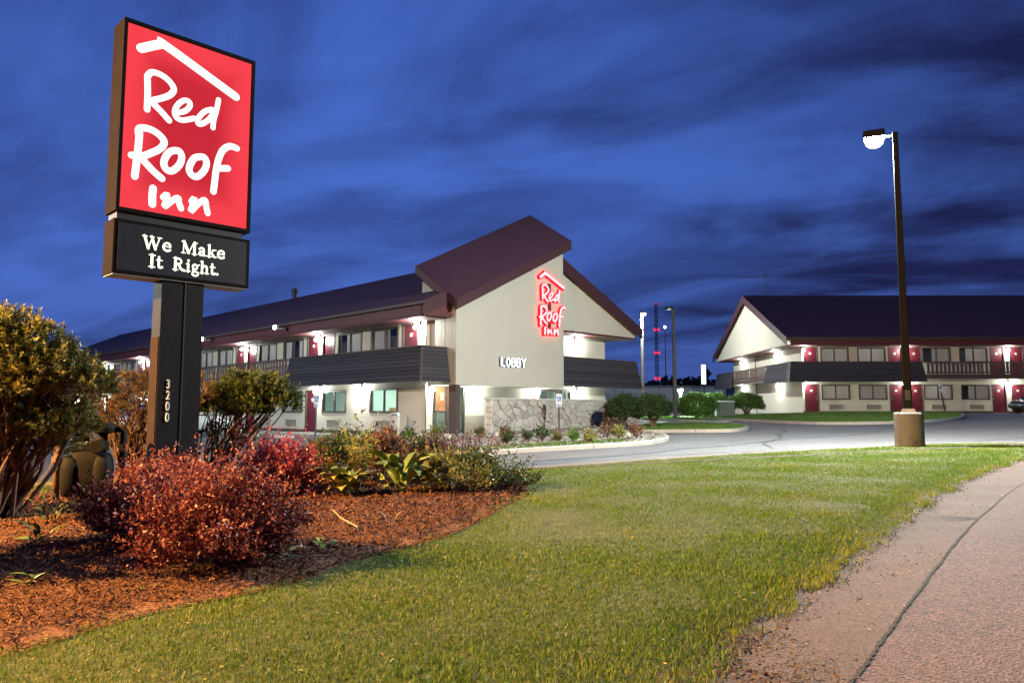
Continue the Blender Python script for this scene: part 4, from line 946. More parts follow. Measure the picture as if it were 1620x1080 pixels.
lamp1.rotation_euler = (0, 0, -math.atan2(8.09, 15.42))
MB().box(-.05, .05, -.085, -.079, .95, 1.15).build('hand_hole', DARKM, lamp1)
lot_lamp('pale lit lamp post behind the near motel end', (10.4, 60.0), 8.2, (.25, -.96), False, watts=6500, m=mat('pale_pole', (.22, .21, .19), .5), hm=HEADFAR, pw=(.26, .2))
lot_lamp('unlit dark lamp post beyond the grass island', (9.6, 44.4), 6.6, (-.7, -.3), False, False, pw=(.22, .16))
lot_lamp('short lamp with greenish light behind the clipped hedge', (11.3, 50.6), 1.95, (-.05, -.25), False, m=DARKM, hm=glow('green_lamp', (.75, 1.0, .72), 14), watts=4200, wcol=(.75, 1.0, .72), pw=(.2, .16))
lot_lamp('lit lamp post in the lot before the long near wing', (-30.0, 23.5), 7.6, (.6, .8), False, watts=13000, pw=(.2, .14))
# street lamp beside the road, off to the viewer's left (its sodium light falls on bed, lawn and road)
def street_lamp(loc, h):
    o = thing('street_lamp', 'sodium street lamp standing on the verge by the street', 'street lamp', (loc[0], loc[1], Gz(*loc)))
    MB().tube([(0, 0, -.1), (0, 0, h-1.0), (.15, .1, h-.35), (.6, .4, h), (1.5, 1.0, h+.12)], [.11, .085, .075, .06, .05], 10).build('pole', GREY, o)
    hd = MB().obox((1.85, 1.24, h+.14), (.8, .34, .16), Matrix.Rotation(math.atan2(1, 1.5), 3, 'Z')).build('lamp_head', GREY, o, bevel=.04)
    MB().obox((1.85, 1.24, h+.03), (.46, .24, .05), Matrix.Rotation(math.atan2(1, 1.5), 3, 'Z')).build('lens', glow('sodium', (1.0, .54, .16), 20), hd)
    bulb(hd, (1.85, 1.24, h-.16), 46000, (1.0, .52, .14), (rad(158), 1.0, (10.9, 1.6, -7.1)))
street_lamp((-13.75, 2.05), 7.0)

# ------------------------------------------------------------------ stone wall
def clip(poly, n, c):
    out = []
    for i, p in enumerate(poly):
        q_ = poly[(i+1) % len(poly)]; dp, dq = p[0]*n[0]+p[1]*n[1]-c, q_[0]*n[0]+q_[1]*n[1]-c
        if dp <= 0: out.append(p)
        if dp*dq < 0: t = dp/(dp-dq); out.append((p[0]+(q_[0]-p[0])*t, p[1]+(q_[1]-p[1])*t))
    return out
def stone_wall():
    A0, A1, B0, B1, H = 1.14, 11.0, -2.62, -2.27, 1.38
    w = thing('stone_wall', 'low crazy-paved stone wall in front of the lobby tower', 'wall', (-3.45, 30.2, .06), rad(45))
    core = MB().box(A0+.03, A1-.03, B0+.02, B1-.02, -.2, H).build('core', mat('mortar', (.29, .275, .25), .95, .2, 12, .01, 40), w)
    MB().box(A0-.05, A1+.05, B0-.06, B1+.06, H+.003, H+.075).build('coping', mat('coping', (.42, .40, .38), .85, .12, 5, .004, 40), w, bevel=.012)
    STONE = mat('field_stone', (.37, .35, .32), .85, .12, 3.0, .010, 22, stain=((.26, .24, .23), 2.2, .5), obj_var=.13)
    STONEC = mat('dark_stone', (.27, .25, .24), .85, .16, 4.0, .010, 22)
    rnd = random.Random(4); pts = []
    nx, nz = 36, 6
    for i in range(nx):
        for j in range(nz):
            if rnd.random() < .10: continue
            pts.append((A0+(A1-A0)*(i+.5+rnd.uniform(-.6, .6))/nx, H*(j+.5+rnd.uniform(-.46, .46)+(.5 if i % 2 else 0)-.25)/nz))
    for i, p in enumerate(pts):
        poly = [(A0, -.12), (A1, -.12), (A1, H), (A0, H)]
        for j, q_ in enumerate(pts):
            if i == j or abs(q_[0]-p[0]) > 2: continue
            n = (q_[0]-p[0], q_[1]-p[1]); ln = math.hypot(*n); n = (n[0]/ln, n[1]/ln); c = n[0]*(p[0]+q_[0])/2+n[1]*(p[1]+q_[1])/2
            poly = clip(poly, n, c-rnd.choice((.002, .004, .007, .016)))
            if len(poly) < 3: break
        if len(poly) < 3: continue
        cx, cz = sum(v[0] for v in poly)/len(poly), sum(v[1] for v in poly)/len(poly); dep = rnd.uniform(.0, .08)
        ins = lambda k: [(cx+(x-cx)*k, z_) for (x, zq) in poly for z_ in [cz+(zq-cz)*k]]
        tl = rnd.uniform(-.03, .03)
        lp = [[(x, B0+.03, z) for x, z in poly], [(x, B0-dep+.012+(x-cx)*tl, z) for x, z in poly], [(x, B0-dep+(x-cx)*tl, z) for x, z in ins(.93)]]
        MB().loft(lp).build('stone', STONEC if rnd.random() < .1 else STONE, w)
    z = -.1; k = 0
    while z < H-.06:
        h = min(rnd.uniform(.17, .3), H-z); mid = B0+rnd.uniform(.1, .25)
        for y0, y1 in ((B0-.03, mid-.008), (mid+.008, B1+.02)):
            MB().box(A0-.045, A0+.05, y0, y1, z+.008, z+h-.008).build('end_stone', mat('end_stone', (.50, .47, .43), .85, .16, 5, .01, 25, obj_var=.2), w, bevel=.012)
        z += h; k += 1
stone_wall()

# ------------------------------------------------------------------ small street furniture
def sign_post(label, loc, h, rz, lean=0, plate=True):
    o = thing('parking_sign', label, 'sign', (loc[0], loc[1], Gz(*loc)), rz, 'accessible parking signs'); o.rotation_euler = (0, lean, rz)
    MB().box(-.03, .03, -.02, .02, -.1, h).build('post', DARKM, o)
    pl = MB().box(-.11, .11, -.035, -.021, h-.40, h-.02).build('plate', WHITE, o, bevel=.004)
    blue = mat('sign_blue', (.03, .10, .42), .4); m = MB()
    m.box(-.085, .085, -.039, -.036, h-.34, h-.10).build('blue_field', blue, pl)
    s = MB(); stroke(s, [(-.01, h-.15), (-.01, h-.22), (.03, h-.225), (.045, h-.28), (.065, h-.28)], .018, -.041, .002, smooth=False); stroke(s, [(-.02, h-.20), (-.06, h-.25), (-.04, h-.315), (.02, h-.32), (.035, h-.29)], .018, -.042, .002); s.ball((-.01, -.041, h-.13), .016, 8, 5, (1, .15, 1)); s.build('wheelchair_symbol', WHITE, pl)
    st = MB().box(-.10, .10, -.035, -.021, h-.52, h-.43).build('lower_plate', WHITE, o); MB().box(-.085, .085, -.039, -.036, h-.50, h-.455).build('blue_band', blue, st)
    return o
sign_post('accessible parking sign in front of the red ground-floor door of the near motel', (-7.8, 30.05), 1.75, rad(30))
sign_post('accessible parking sign in front of the stone wall', (1.86, 29.95), 1.55, rad(-5))
sign_post('leaning parking sign by the far lawn kerb end', (27.3, 47.6), 1.85, 0, rad(-9))
def wheel_stop(label, loc, rz):
    o = MB().loft([[(x, -.09, 0), (x, -.05, .13), (x, .05, .13), (x, .09, 0)] for x in (-.9, -.86, .86, .9)]).build('wheel_stop', mat('stop_concrete', (.62, .60, .52), .85, .12, 5, .005, 40)); o.location = (*loc, Gz(*loc)+.003); o.rotation_euler = (0, 0, rz)
    tag(o, label, 'wheel stop', 'wheel stops before the near wing')
wheel_stop('pale concrete wheel stop partly behind the yew branches', (-11.2, 32.05), rad(-45))
wheel_stop('pale concrete wheel stop beside the accessible parking sign', (-9.15, 30.05), rad(-45))
def trash():
    o = thing('trash_bin', 'pale cylindrical litter bin by the corner of the near motel', 'bin', (-4.55, 29.35, Gz(-4.5, 29)+.0))
    MB().lathe([(.175, .0), (.19, .03), (.19, .82), (.20, .84)], 22).build('drum', mat('bin_aggregate', (.48, .45, .41), .9, .2, 30, .006, 90), o)
    MB().lathe([(.20, .843), (.20, .88), (.15, .97), (.07, .99)], 22).build('dome_lid', mat('bin_lid', (.42, .41, .40), .5), o, smooth=False)
    MB().box(-.09, .09, -.197, -.16, .87, .92).build('opening', DARKM, o)
trash()
def gas_meter():
    o = thing('gas_meter', 'dark bulky gas meter with rusty elbow pipe beside the sign post', 'gas meter', (-5.28, 9.5, mz(-5.28, 9.5)), rad(20)); 
    BODY = mat('meter_body', (.009, .0085, .009), .7, .25, 6, .004, 30, spec=.12); RUST = mat('rusty_pipe', (.12, .075, .055), .75, .3, 14, .006, 50, stain=((.28, .12, .05), 5, .6))
    def se(cx, cz, rx, ry, rz, n=18, m=12, ex=.7, name='body'):
        f = lambda v, e: math.copysign(abs(v)**e, v); loops = []
        for i in range(m+1):
            ph = -math.pi/2+math.pi*i/m
            loops.append([(cx+rx*f(math.cos(ph), ex)*f(math.cos(t), ex)+.0001*math.cos(t), ry*f(math.cos(ph), ex)*f(math.sin(t), ex)+.0001*math.sin(t), cz+rz*f(math.sin(ph), ex)) for t in [2*math.pi*k/n for k in range(n)]])
        return MB().loft(loops)
    se(-.02, .32, .27, .17, .31).build('meter_case', BODY, o, smooth=True)
    se(-.19, .30, .12, .20, .27).build('case_lobe', BODY, o, smooth=True); se(.15, .31, .12, .20, .27).build('case_lobe', BODY, o, smooth=True)
    MB().box(-.20, .20, -.11, .11, .58, .72).build('index_housing', BODY, o, bevel=.03)
    MB().lathe([(.075, -.20), (.085, -.17), (.085, -.08)], 16, (.10, 0, .655), 'y').build('index_cover', BODY, o)
    MB().lathe([(.07, .72), (.07, .76), (.055, .77), (.055, .80), (.075, .81), (.075, .84)], 14, (-.08, 0, 0)).build('union_nut', BODY, o)
    MB().tube([(-.08, 0, .84), (-.08, 0, .89), (-.11, 0, .935), (-.16, 0, .945), (-.30, 0, .955), (-.345, 0, .93), (-.355, 0, .87), (-.355, 0, .0)], .042, 10).build('supply_pipe', RUST, o, smooth=True)
    MB().lathe([(.06, -.05), (.06, .03)], 12, (-.355, 0, .50)).build('pipe_collar', RUST, o)
    MB().lathe([(.05, .72), (.05, .80), (.13, .83), (.14, .88), (.13, .93), (.06, .96)], 18, (.14, 0, 0)).build('regulator', BODY, o)
    MB().tube([(.24, .0, .86), (.33, 0, .86), (.37, 0, .82), (.375, 0, .0)], .04, 10).build('outlet_pipe', BODY, o, smooth=True)
    MB().tube([(-.38, -.04, .50), (-.44, -.1, .34), (-.56, -.16, .14), (-.7, -.2, .03)], .006, 5).build('ground_wire', RUST, o)
gas_meter()

# ------------------------------------------------------------------ cars
def car(label, loc, rz, paint):
    o = thing('parked_car', label, 'car', (loc[0], loc[1], Gz(*loc)+.004), rz, 'parked cars')
    st = [(-2.25, .42, .62, .62), (-2.15, .30, .78, .74), (-1.7, .24, .88, .80), (-1.0, .22, .93, .84), (-.3, .22, .95, .86), (.5, .22, .94, .86), (1.2, .22, .90, .85), (1.75, .24, .82, .81), (2.1, .30, .70, .72), (2.22, .40, .60, .60)]
    loops = []
    for x, zb, zt, hw in st:
        L_ = []
        for k in range(16):
            t = 2*math.pi*k/16; c_, s_ = math.cos(t), math.sin(t); e = .45
            L_.append((x, hw*math.copysign(abs(c_)**e, c_), (zb+zt)/2+(zt-zb)/2*math.copysign(abs(s_)**e, s_)))
        loops.append(L_)
    b = MB().loft(loops).build('body', paint, o, smooth=True)
    gh = [(-1.75, .86, .72, .0), (-1.05, .90, .62, .46), (-.1, .92, .60, .50), (.55, .92, .62, .44), (1.15, .86, .74, .0)]
    MB().loft([[(x, -.76, z), (x, .76, z), (x, .76-(.76-w)*(.3+.7*(h > 0)), z+max(h, .02)), (x, -.76+(.76-w)*(.3+.7*(h > 0)), z+max(h, .02))] for x, z, w, h in gh]).build('windows', mat('car_glass', (.01, .012, .015), .05, 0, spec=.8), b, smooth=False)
    MB().loft([[(x, -w, z), (x, w, z), (x, w-.06, z+.05), (x, -w+.06, z+.05)] for x, w, z in ((-1.1, .60, 1.35), (-.6, .62, 1.40), (0, .61, 1.41), (.6, .60, 1.35))]).build('roof', paint, b, smooth=False)
    for x in (-1.38, 1.36):
        for s in (-1, 1):
            w = MB().lathe([(.19, s*.66), (.31, s*.66), (.325, s*.70), (.325, s*.83), (.30, s*.865), (.22, s*.865)], 24, (x, 0, .325), 'y').build('wheel', mat('tyre', (.02, .02, .02), .9, .1), o)
            r = MB().lathe([(.215, s*.80), (.215, s*.868), (.19, s*.868), (.18, s*.83)], 24, (x, 0, .325), 'y').lathe([(.05, s*.83), (.05, s*.872)], 10, (x, 0, .325), 'y').build('rim', METAL, w)
            for k in range(5):
                M_ = Matrix.Rotation(2*math.pi*k/5, 3, 'Y'); v = M_ @ Vector((0, 0, .12)); MB().obox((x+v.x, s*.85, .325+v.z), (.05, .02, .17), M_).build('spoke', METAL, w)
    for s in (-1, 1):
        MB().ball((2.08, s*.55, .60), .13, 10, 6, (.9, 1.2, .55)).build('headlight', mat('headlight', (.8, .82, .85), .1, 0, spec=.8), b, smooth=True)
        MB().ball((-2.14, s*.58, .66), .12, 10, 6, (.7, 1.1, .6)).build('tail_light', mat('tail_light', (.4, .01, .01), .2, 0, spec=.8), b, smooth=True)
        MB().box(.75, .9, s*.80-.1 if s < 0 else s*.80, s*.80 if s < 0 else s*.80+.1, .92, 1.04).build('mirror', paint, b)
    return o
car('dark car parked at the right edge before the far motel', (32.95, 46.6), rad(180+14), mat('paint_dark', (.03, .036, .034), .22, .02, spec=.7))
car('white car parked behind the dark yew beside the near wing', (-14.3, 31.9), rad(45), mat('paint_white', (.75, .75, .74), .25, .01, spec=.6))

# ------------------------------------------------------------------ things beyond
def picnic():
    o = thing('picnic_table', 'red picnic table on the grass left of the clipped hedge', 'table', (11.9, 56.0, Gz(12, 56)+.09), rad(10)); R_ = mat('table_red', (.36, .06, .035), .6, .15, 5)
    for k in range(4): MB().box(-.9, .9, -.37+.19*k, -.2+.19*k, .70, .74).build('top_plank', R_, o)
    for s in (-1, 1):
        MB().box(-.9, .9, s*.72-.12, s*.72+.12, .42, .46).build('seat_plank', R_, o)
        lg = MB(); lg.tube([(s*.65, -.25, .70), (s*.65, -.62, 0)], .04, 4).tube([(s*.65, .25, .70), (s*.65, .62, 0)], .04, 4).tube([(s*.65, -.75, .40), (s*.65, .75, .40)], .035, 4); lg.build('leg_frame', R_, o)
picnic()
def transformer():
    o = thing('transformer_box', 'green utility transformer box between hedge and bush', 'utility box', (13.2, 46.9, Gz(13, 47)+.08), rad(-8)); G_ = mat('box_green', (.07, .11, .08), .5, .1, 6)
    MB().box(-.55, .55, -.45, .45, .02, .92).build('cabinet', G_, o, bevel=.03); MB().box(-.6, .6, -.5, .5, -.1, .02).build('pad', CONCRETE, o); MB().loft([[(-.58, y, z), (.58, y, z), (.58, y, z+.03), (-.58, y, z+.03)] for y, z in ((-.48, .88), (.47, .95))]).build('lid', mat('box_lid', (.4, .42, .38), .5), o)
    MB().box(-.01, .01, -.462, -.451, .1, .85).box(.1, .16, -.48, -.451, .45, .55).build('door_seam', DARKM, o)
transformer()
def warehouse():
    o = thing('warehouse', 'long low pale blue-grey shed far behind the hedge', 'building', (9, 92, Gz(9, 92))); P_ = mat('shed_wall', (.34, .36, .42), .7, .08, .4)
    MB().box(-9, 22, 0, 14, -.2, 3.0).build('wall', P_, o); MB().box(-9.2, 22.2, -.2, 14.2, 3.003, 3.25).build('roof', mat('shed_roof', (.12, .13, .15), .7), o)
    for k in range(7): MB().box(-8+4.2*k, -8+4.2*k+.12, -.08, -.003, -.1, 3.0).build('pilaster', mat('shed_trim', (.22, .23, .28), .7), o)
    for k in range(3):
        d_ = MB().box(.6+3.4*k, 3.0+3.4*k, -.05, -.003, 0, 2.3).build('shutter_door', mat('shed_door', (.20, .21, .25), .6), o)
warehouse()
def lit_cabinet():
    o = thing('lit_sign', 'white lit sign cabinet seen almost edge-on left of the far motel balcony', 'sign', (20.0, 78.5, Gz(20, 78)), rad(75))
    MB().tube([(-.35, 0, 0), (-.35, 0, 2.9)], .07, 8).build('post', DARKM, o); MB().tube([(.35, 0, 0), (.35, 0, 2.9)], .07, 8).build('post', DARKM, o)
    c_ = MB().box(-.8, .8, -.2, .2, 2.9, 4.95).build('cabinet', GREY, o)
    for s in (-1, 1): MB().box(-.76, .76, *sorted((s*.201, s*.215)), 2.94, 4.91).build('lit_face', emit('lit_face', (.95, 1, .98), 3), c_)
    MB().box(-.815, -.801, -.17, .17, 2.94, 4.91).build('lit_edge', emit('lit_face', (.95, 1, .98), 3), c_)
lit_cabinet()
def tower_mast():
    o = thing('radio_tower', 'lattice radio tower with red beacons on the horizon', 'radio mast', (38.6, 200, .7)); H = 28.5; n = 24
    legs = [(.5*math.cos(a), .5*math.sin(a)) for a in (.3, .3+2.094, .3+4.189)]
    for x, y in legs: MB().tube([(x, y, 0), (x*.8, y*.8, H)], .09, 5).build('leg', DARKM, o)
    for k in range(n):
        z0, z1 = H*k/n, H*(k+1)/n; br = MB()
        for i in range(3): (x0, y0), (x1, y1) = legs[i], legs[(i+1) % 3]; br.tube([(x0*.9, y0*.9, z0), (x1*.9, y1*.9, z1)], .05, 4)
        br.build('bracing', DARKM, o)
    RB = emit('beacon_red', (1, .008, .03), 5)
    for z in (8.6, 15.4, 21.6, 28.6):
        b_ = MB().lathe([(.55, z-.08), (.55, z)], 8).build('beacon_deck', DARKM, o)
        for s in (-1, 1): MB().ball((s*.45, -.35, z+.3), .30, 8, 5).build('beacon', RB if z < 28 else emit('beacon_dim', (.25, .02, .04), 1), b_)
tower_mast()
def thin_mast():
    o = thing('antenna_mast', 'thin distant mast with one small white light on top', 'mast', (36.8, 180, .7)); MB().tube([(0, 0, 0), (0, 0, 20.2)], [.14, .07], 6).build('pole', DARKM, o); MB().ball((0, 0, 20.4), .28, 8, 5).build('top_light', emit('top_light', (.9, .97, 1), 30), o)
thin_mast()

# ------------------------------------------------------------------ planting
def leaves(base, dirn, ln, wd, rv, curl=.25):
    """diamond leaves: base (n,3), unit direction (n,3)"""
    n = len(base); r = RNG.normal(size=(n, 3)); side = np.cross(dirn, r); side /= np.linalg.norm(side, axis=1)[:, None]+1e-9; nr = np.cross(side, dirn)
    q_ = RNG.uniform(.5, 1.4, n); l = ln*q_; w = wd*q_*RNG.uniform(.8, 1.15, n)
    mid = base+dirn*(l*.5)[:, None]+nr*(l*curl*.3)[:, None]; tip = base+dirn*l[:, None]-nr*(l*curl*.3)[:, None]
    V = np.stack([base, mid-side*(w/2)[:, None], tip, mid+side*(w/2)[:, None]], 1).reshape(-1, 3); return V, np.arange(4*n).reshape(n, 4), rv
def unit(v): return v/(np.linalg.norm(v, axis=1)[:, None]+1e-9)
def shrub(name, label, cat, loc, r, hgt, nsh, per, ll, lw, lm, stem_m, group=None, up=.7, shl=.16, lump=.22, low=-.35, seed=1, zc=.5, brightness=None, rz=None):
    """bush of leafy shoots: r=(rx,ry), total height hgt"""
    z0 = rz if rz is not None else mz(*loc); o = thing(name, label, cat, (loc[0], loc[1], z0), 0, group)
    d = unit(RNG.normal(size=(nsh*3, 3))); d = d[d[:, 2] > low][:nsh]; n = len(d)
    R = np.array([r[0], r[1], hgt*(1-zc)]); lumpv = np.array([1+lump*2.2*noise.noise(Vector(q)*1.7+Vector((seed*3.1, seed, 0)))+.10*noise.noise(Vector(q)*5+Vector((seed, 0, 0))) for q in d])
    f = RNG.uniform(.55, .95, n)**.6
    Rz = np.where(d[:, 2] < 0, hgt*zc*.9, hgt*(1-zc)); s = d*np.c_[R[0]+0*Rz, R[1]+0*Rz, Rz]*(f*lumpv)[:, None]; s[:, 2] += hgt*zc
    ax = unit(unit(d*[1, 1, .8])+np.array([0, 0, up])+RNG.normal(0, .28, (n, 3))); L_ = shl*np.minimum(RNG.lognormal(-.1, .45, n), 2.4)
    t = RNG.uniform(0, 1, (n, per)); b = (s[:, None, :]+ax[:, None, :]*(L_[:, None]*t)[:, :, None]).reshape(-1, 3); b += RNG.normal(0, ll*.25, b.shape)
    a = np.repeat(ax, per, 0); ld = unit(a*.55+RNG.normal(0, .62, a.shape)); 
    rv = np.clip(.25+.5*np.repeat(RNG.uniform(0, 1, n), per)+.25*t.ravel()+RNG.normal(0, .12, n*per), 0, 1)
    ok = b[:, 2] > .015; V, F, rv = leaves(b[ok], ld[ok], ll, lw, rv[ok])
    np_mesh('foliage', V, F, lm, o, rv)
    mb = MB()
    for k in range(14):
        i = RNG.integers(n); e = s[i]*.9; m_ = e*[.35, .35, .5]; mb.tube([(e[0]*.06, e[1]*.06, -.03), tuple(m_), tuple(e)], [.010, .007, .003], 5)
    for k in range(60):
        i = RNG.integers(n); e = s[i]; mb.tube([tuple(e*[.5, .5, .55]), tuple(e), tuple(e+ax[i]*L_[i]*.9)], [.005, .003, .0012], 4)
    mb.build('stems', stem_m, o)
    return o
BARK = mat('bark', (.11, .075, .05), .9, .3, 14, .008, 50)
STEMR = mat('red_stem', (.10, .035, .03), .8, .2, 20)
BARB = leafmat('barberry_leaf', [(.012, .004, .007), (.035, .008, .013), (.095, .018, .025), (.19, .044, .046), (.33, .12, .085)], .25, .5, .3)
BARB2 = leafmat('barberry_leaf_dark', [(.03, .005, .010), (.10, .012, .020), (.28, .028, .042), (.40, .06, .07)], .3, .4, .5)
GRN = leafmat('dark_green_leaf', [(.018, .035, .016), (.035, .065, .024), (.06, .10, .035)], .25, .4)
BRZ = leafmat('bronze_leaf', [(.05, .022, .02), (.11, .05, .035), (.17, .085, .05), (.10, .09, .04)], .3, .45)
OLV = leafmat('olive_leaf', [(.04, .055, .018), (.10, .11, .03), (.18, .17, .05), (.07, .10, .03)], .3, .45)
YLW = leafmat('yellow_green_leaf', [(.07, .09, .02), (.17, .18, .04), (.26, .24, .06)], .35, .45)
HEDGE = leafmat('hedge_leaf', [(.03, .06, .016), (.08, .16, .03), (.16, .29, .055)], .25, .45)
shrub('barberry_bush', 'large round red barberry bush nearest the lawn', 'shrub', (-2.0, 5.25), (.43, .41), .45, 1650, 15, .027, .016, BARB, STEMR, 'red barberry bushes', seed=1, zc=.40, low=-.8, shl=.20, lump=.48, up=.9)
shrub('barberry_bush', 'smaller orange-lit barberry bush left of the largest one', 'shrub', (-2.86, 6.0), (.33, .32), .41, 1100, 15, .027, .016, BARB, STEMR, 'red barberry bushes', seed=2, zc=.40, low=-.8, shl=.18, lump=.45, up=.9)
shrub('barberry_bush', 'crimson barberry bush behind the largest one, toward the lot', 'shrub', (-2.72, 8.9), (.36, .36), .46, 850, 12, .034, .020, BARB2, STEMR, 'red barberry bushes', seed=3, shl=.22, lump=.30, up=1.0, low=-.7)
shrub('barberry_bush', 'barberry bush close in front of the sign post', 'shrub', (-3.5, 7.7), (.42, .40), .40, 900, 11, .030, .018, BARB, STEMR, 'red barberry bushes', seed=4)
shrub('leafy_shrub', 'dark green upright shrub behind the yellow hosta', 'shrub', (-2.35, 10.9), (.44, .40), .60, 800, 10, .045, .02, GRN, BARK, 'bed shrubs', up=1.2, seed=5)
shrub('leafy_shrub', 'bronze-leaved shrub between the two hostas', 'shrub', (-1.72, 10.05), (.24, .24), .56, 380, 10, .05, .024, BRZ, STEMR, 'bed shrubs', up=1.1, lump=.35, seed=6)
shrub('leafy_shrub', 'dark green bushy shrub left of the purple salvia', 'shrub', (-1.22, 10.95), (.30, .28), .50, 500, 10, .045, .022, GRN, BARK, 'bed shrubs', up=1.0, seed=7)
shrub('weedy_plant', 'olive leafy plant in front of the purple salvia', 'plant', (-.86, 9.5), (.24, .2), .34, 260, 9, .05, .02, OLV, BARK, 'weedy bed plants', up=1.0, lump=.4, seed=8)
shrub('weedy_plant', 'green bushy weed at the right end of the bed', 'plant', (-.45, 9.7), (.20, .2), .38, 220, 9, .045, .02, GRN, BARK, 'weedy bed plants', up=1.1, lump=.4, seed=9)
shrub('weedy_plant', 'low olive ground cover between salvia and lawn', 'plant', (-.58, 9.1), (.30, .2), .22, 240, 8, .04, .018, OLV, BARK, 'weedy bed plants', lump=.4, seed=10)
shrub('ground_cover', 'sprawling ground cover plant at the lawn edge of the bed', 'plant', (-.02, 9.55), (.26, .32), .16, 260, 8, .04, .016, GRN, BARK, lump=.4, seed=11)
shrub('leafy_shrub', 'small yellow-green plant behind the crimson barberry', 'plant', (-3.0, 11.9), (.14, .12), .50, 70, 8, .07, .03, YLW, BARK, up=1.4, seed=12)
shrub('lily_plant', 'yellow lily stems behind the larger hosta', 'plant', (-1.9, 9.45), (.10, .09), .56, 45, 9, .08, .02, YLW, BARK, up=1.6, shl=.22, seed=13)
def spikes():
    o = thing('salvia_clump', 'clump of upright dark purple salvia spikes beside the lot', 'flowers', (-.80, 10.55, mz(-.8, 10.55)))
    n = 85; P_ = RNG.normal(0, 1, (n, 2))*[.25, .18]; b, dr, rv, V2 = [], [], [], MB()
    FL = leafmat('salvia_flower', [(.05, .02, .05), (.11, .045, .12), (.20, .10, .19)], .2, .6)
    for x, y in P_:
        h = random.uniform(.46, .70); lx, ly = x*.35+random.gauss(0, .03), y*.35+random.gauss(0, .03)
        V2.tube([(x, y, 0), (x+lx*.5, y+ly*.5, h*.5), (x+lx, y+ly, h)], [.004, .003, .002], 4)
        for k in range(22):
            t = .48+.52*k/22; b.append((x+lx*t, y+ly*t, h*t)); a_ = random.uniform(0, 6.3); dr.append((math.cos(a_), math.sin(a_), .9)); rv.append(random.random())
    V, F, r_ = leaves(np.array(b), unit(np.array(dr)), .030, .020, np.array(rv)); np_mesh('flower_spikes', V, F, FL, o, r_); V2.build('stems', BARK, o)
    nb = 1300; p_ = np.c_[RNG.normal(0, 1, (nb, 2))*[.27, .2], RNG.uniform(.03, .36, nb)]; V, F, r_ = leaves(p_, unit(RNG.normal(size=(nb, 3))+[0, 0, .4]), .06, .022, RNG.uniform(0, .7, nb)); np_mesh('foliage', V, F, GRN, o, r_)
spikes()
def blade_leaf(L_, w, arch, fold=.25, n=7, stalk=.25):
    """one broad pointed leaf, thick enough to be real, rooted at origin, leaning to +x"""
    mb = MB(); top, bot = [], []
    for i in range(n+1):
        t = i/n; x = L_*t*(.55+.45*t); z = L_*(arch*t-arch*.62*t*t)
        u = max(0, (t-stalk)/(1-stalk)); hw = w/2*(math.sin(math.pi*min(1, u**.75)) if t > stalk else 0)+.004
        top.append([(x, -hw, z+fold*hw), (x, 0, z), (x, hw, z+fold*hw)])
    for i, q_ in enumerate(top): mb.v += q_
    for i in range(n):
        a = 3*i; mb.f += [(a, a+1, a+4, a+3), (a+1, a+2, a+5, a+4)]
    return mb
def hosta(name, label, loc, n, size, cols, seed, upr=.9, w=.42, cat='plant', grp='hostas'):
    rnd = random.Random(seed); o = thing(name, label, cat, (loc[0], loc[1], mz(*loc)), rnd.random(), grp)
    meshes = []
    for k in range(4):
        m = blade_leaf(1.0, w*rnd.uniform(.85, 1.15), rnd.uniform(.9, 1.5)*upr).mesh('leaf', cols[k % len(cols)], True, False); meshes.append(m)
    for k in range(n):
        lf = link('leaf', meshes[k % 4], o); s = size*rnd.uniform(.65, 1.1); lf.scale = (s, s, s*rnd.uniform(.6, 1.35)); lf.rotation_euler = (rnd.gauss(0, .2), rnd.gauss(0, .2), k*2.4+rnd.gauss(0, .3)); lf.location = (rnd.gauss(0, .03), rnd.gauss(0, .03), -.01)
    return o
def plainleaf(name, a, b):
    m = mat(name, a, .42, .2, 9, .002, 30, spec=.4, stain=(b, 5, .6), obj_var=.25); return m
HY = [plainleaf('hosta_gold', (.34, .29, .07), (.45, .38, .14)), plainleaf('hosta_green', (.17, .20, .05), (.32, .30, .10))]
HG = [plainleaf('hosta_lime', (.16, .23, .05), (.30, .32, .10)), plainleaf('hosta_mid', (.10, .16, .04), (.2, .24, .08))]
hosta('hosta', 'golden yellow hosta with broad arching leaves', (-1.93, 8.85), 46, .46, HY, 3, 1.25, .27)
hosta('hosta', 'smaller upright green hosta right of the golden one', (-1.30, 8.95), 30, .42, HG, 5, 1.8, .27)
hosta('hosta', 'narrow yellowish hosta in front of the bronze shrub', (-.98, 9.25), 14, .32, HY, 8, 1.6, .3)
hosta('hosta', 'little yellow-green hosta seedling by the largest barberry', (-1.42, 5.72), 9, .15, HG, 9, 1.1, .5)
hosta('leafy_sprout', 'low leafy sprout lying on the lit mulch at the left edge', (-2.95, 4.72), 14, .14, HG, 11, .5, .3, grp='mulch sprouts')
hosta('leafy_sprout', 'small dry sprout on the lit mulch near the lawn', (-2.2, 4.52), 11, .11, [plainleaf('sprout_dull', (.10, .12, .04), (.2, .15, .06))], 12, .35, .3, grp='mulch sprouts')
hosta('fern', 'dark fern in the shaded mulch left of the barberries', (-3.75, 6.1), 10, .26, [plainleaf('fern_green', (.06, .10, .03), (.1, .14, .04))], 13, .8, .18, grp='mulch sprouts')
hosta('daylily', 'dark strappy plant under the left yew', (-4.4, 7.3), 26, .30, [plainleaf('strap_green', (.05, .08, .03), (.1, .12, .05))], 14, 1.2, .09, grp='mulch sprouts')
hosta('tulip_remains', 'limp grey-green tulip leaves at the foot of the largest barberry', (-1.60, 5.28), 9, .24, [plainleaf('tulip_grey', (.15, .19, .13), (.2, .2, .14))], 15, .7, .24, grp='mulch sprouts')
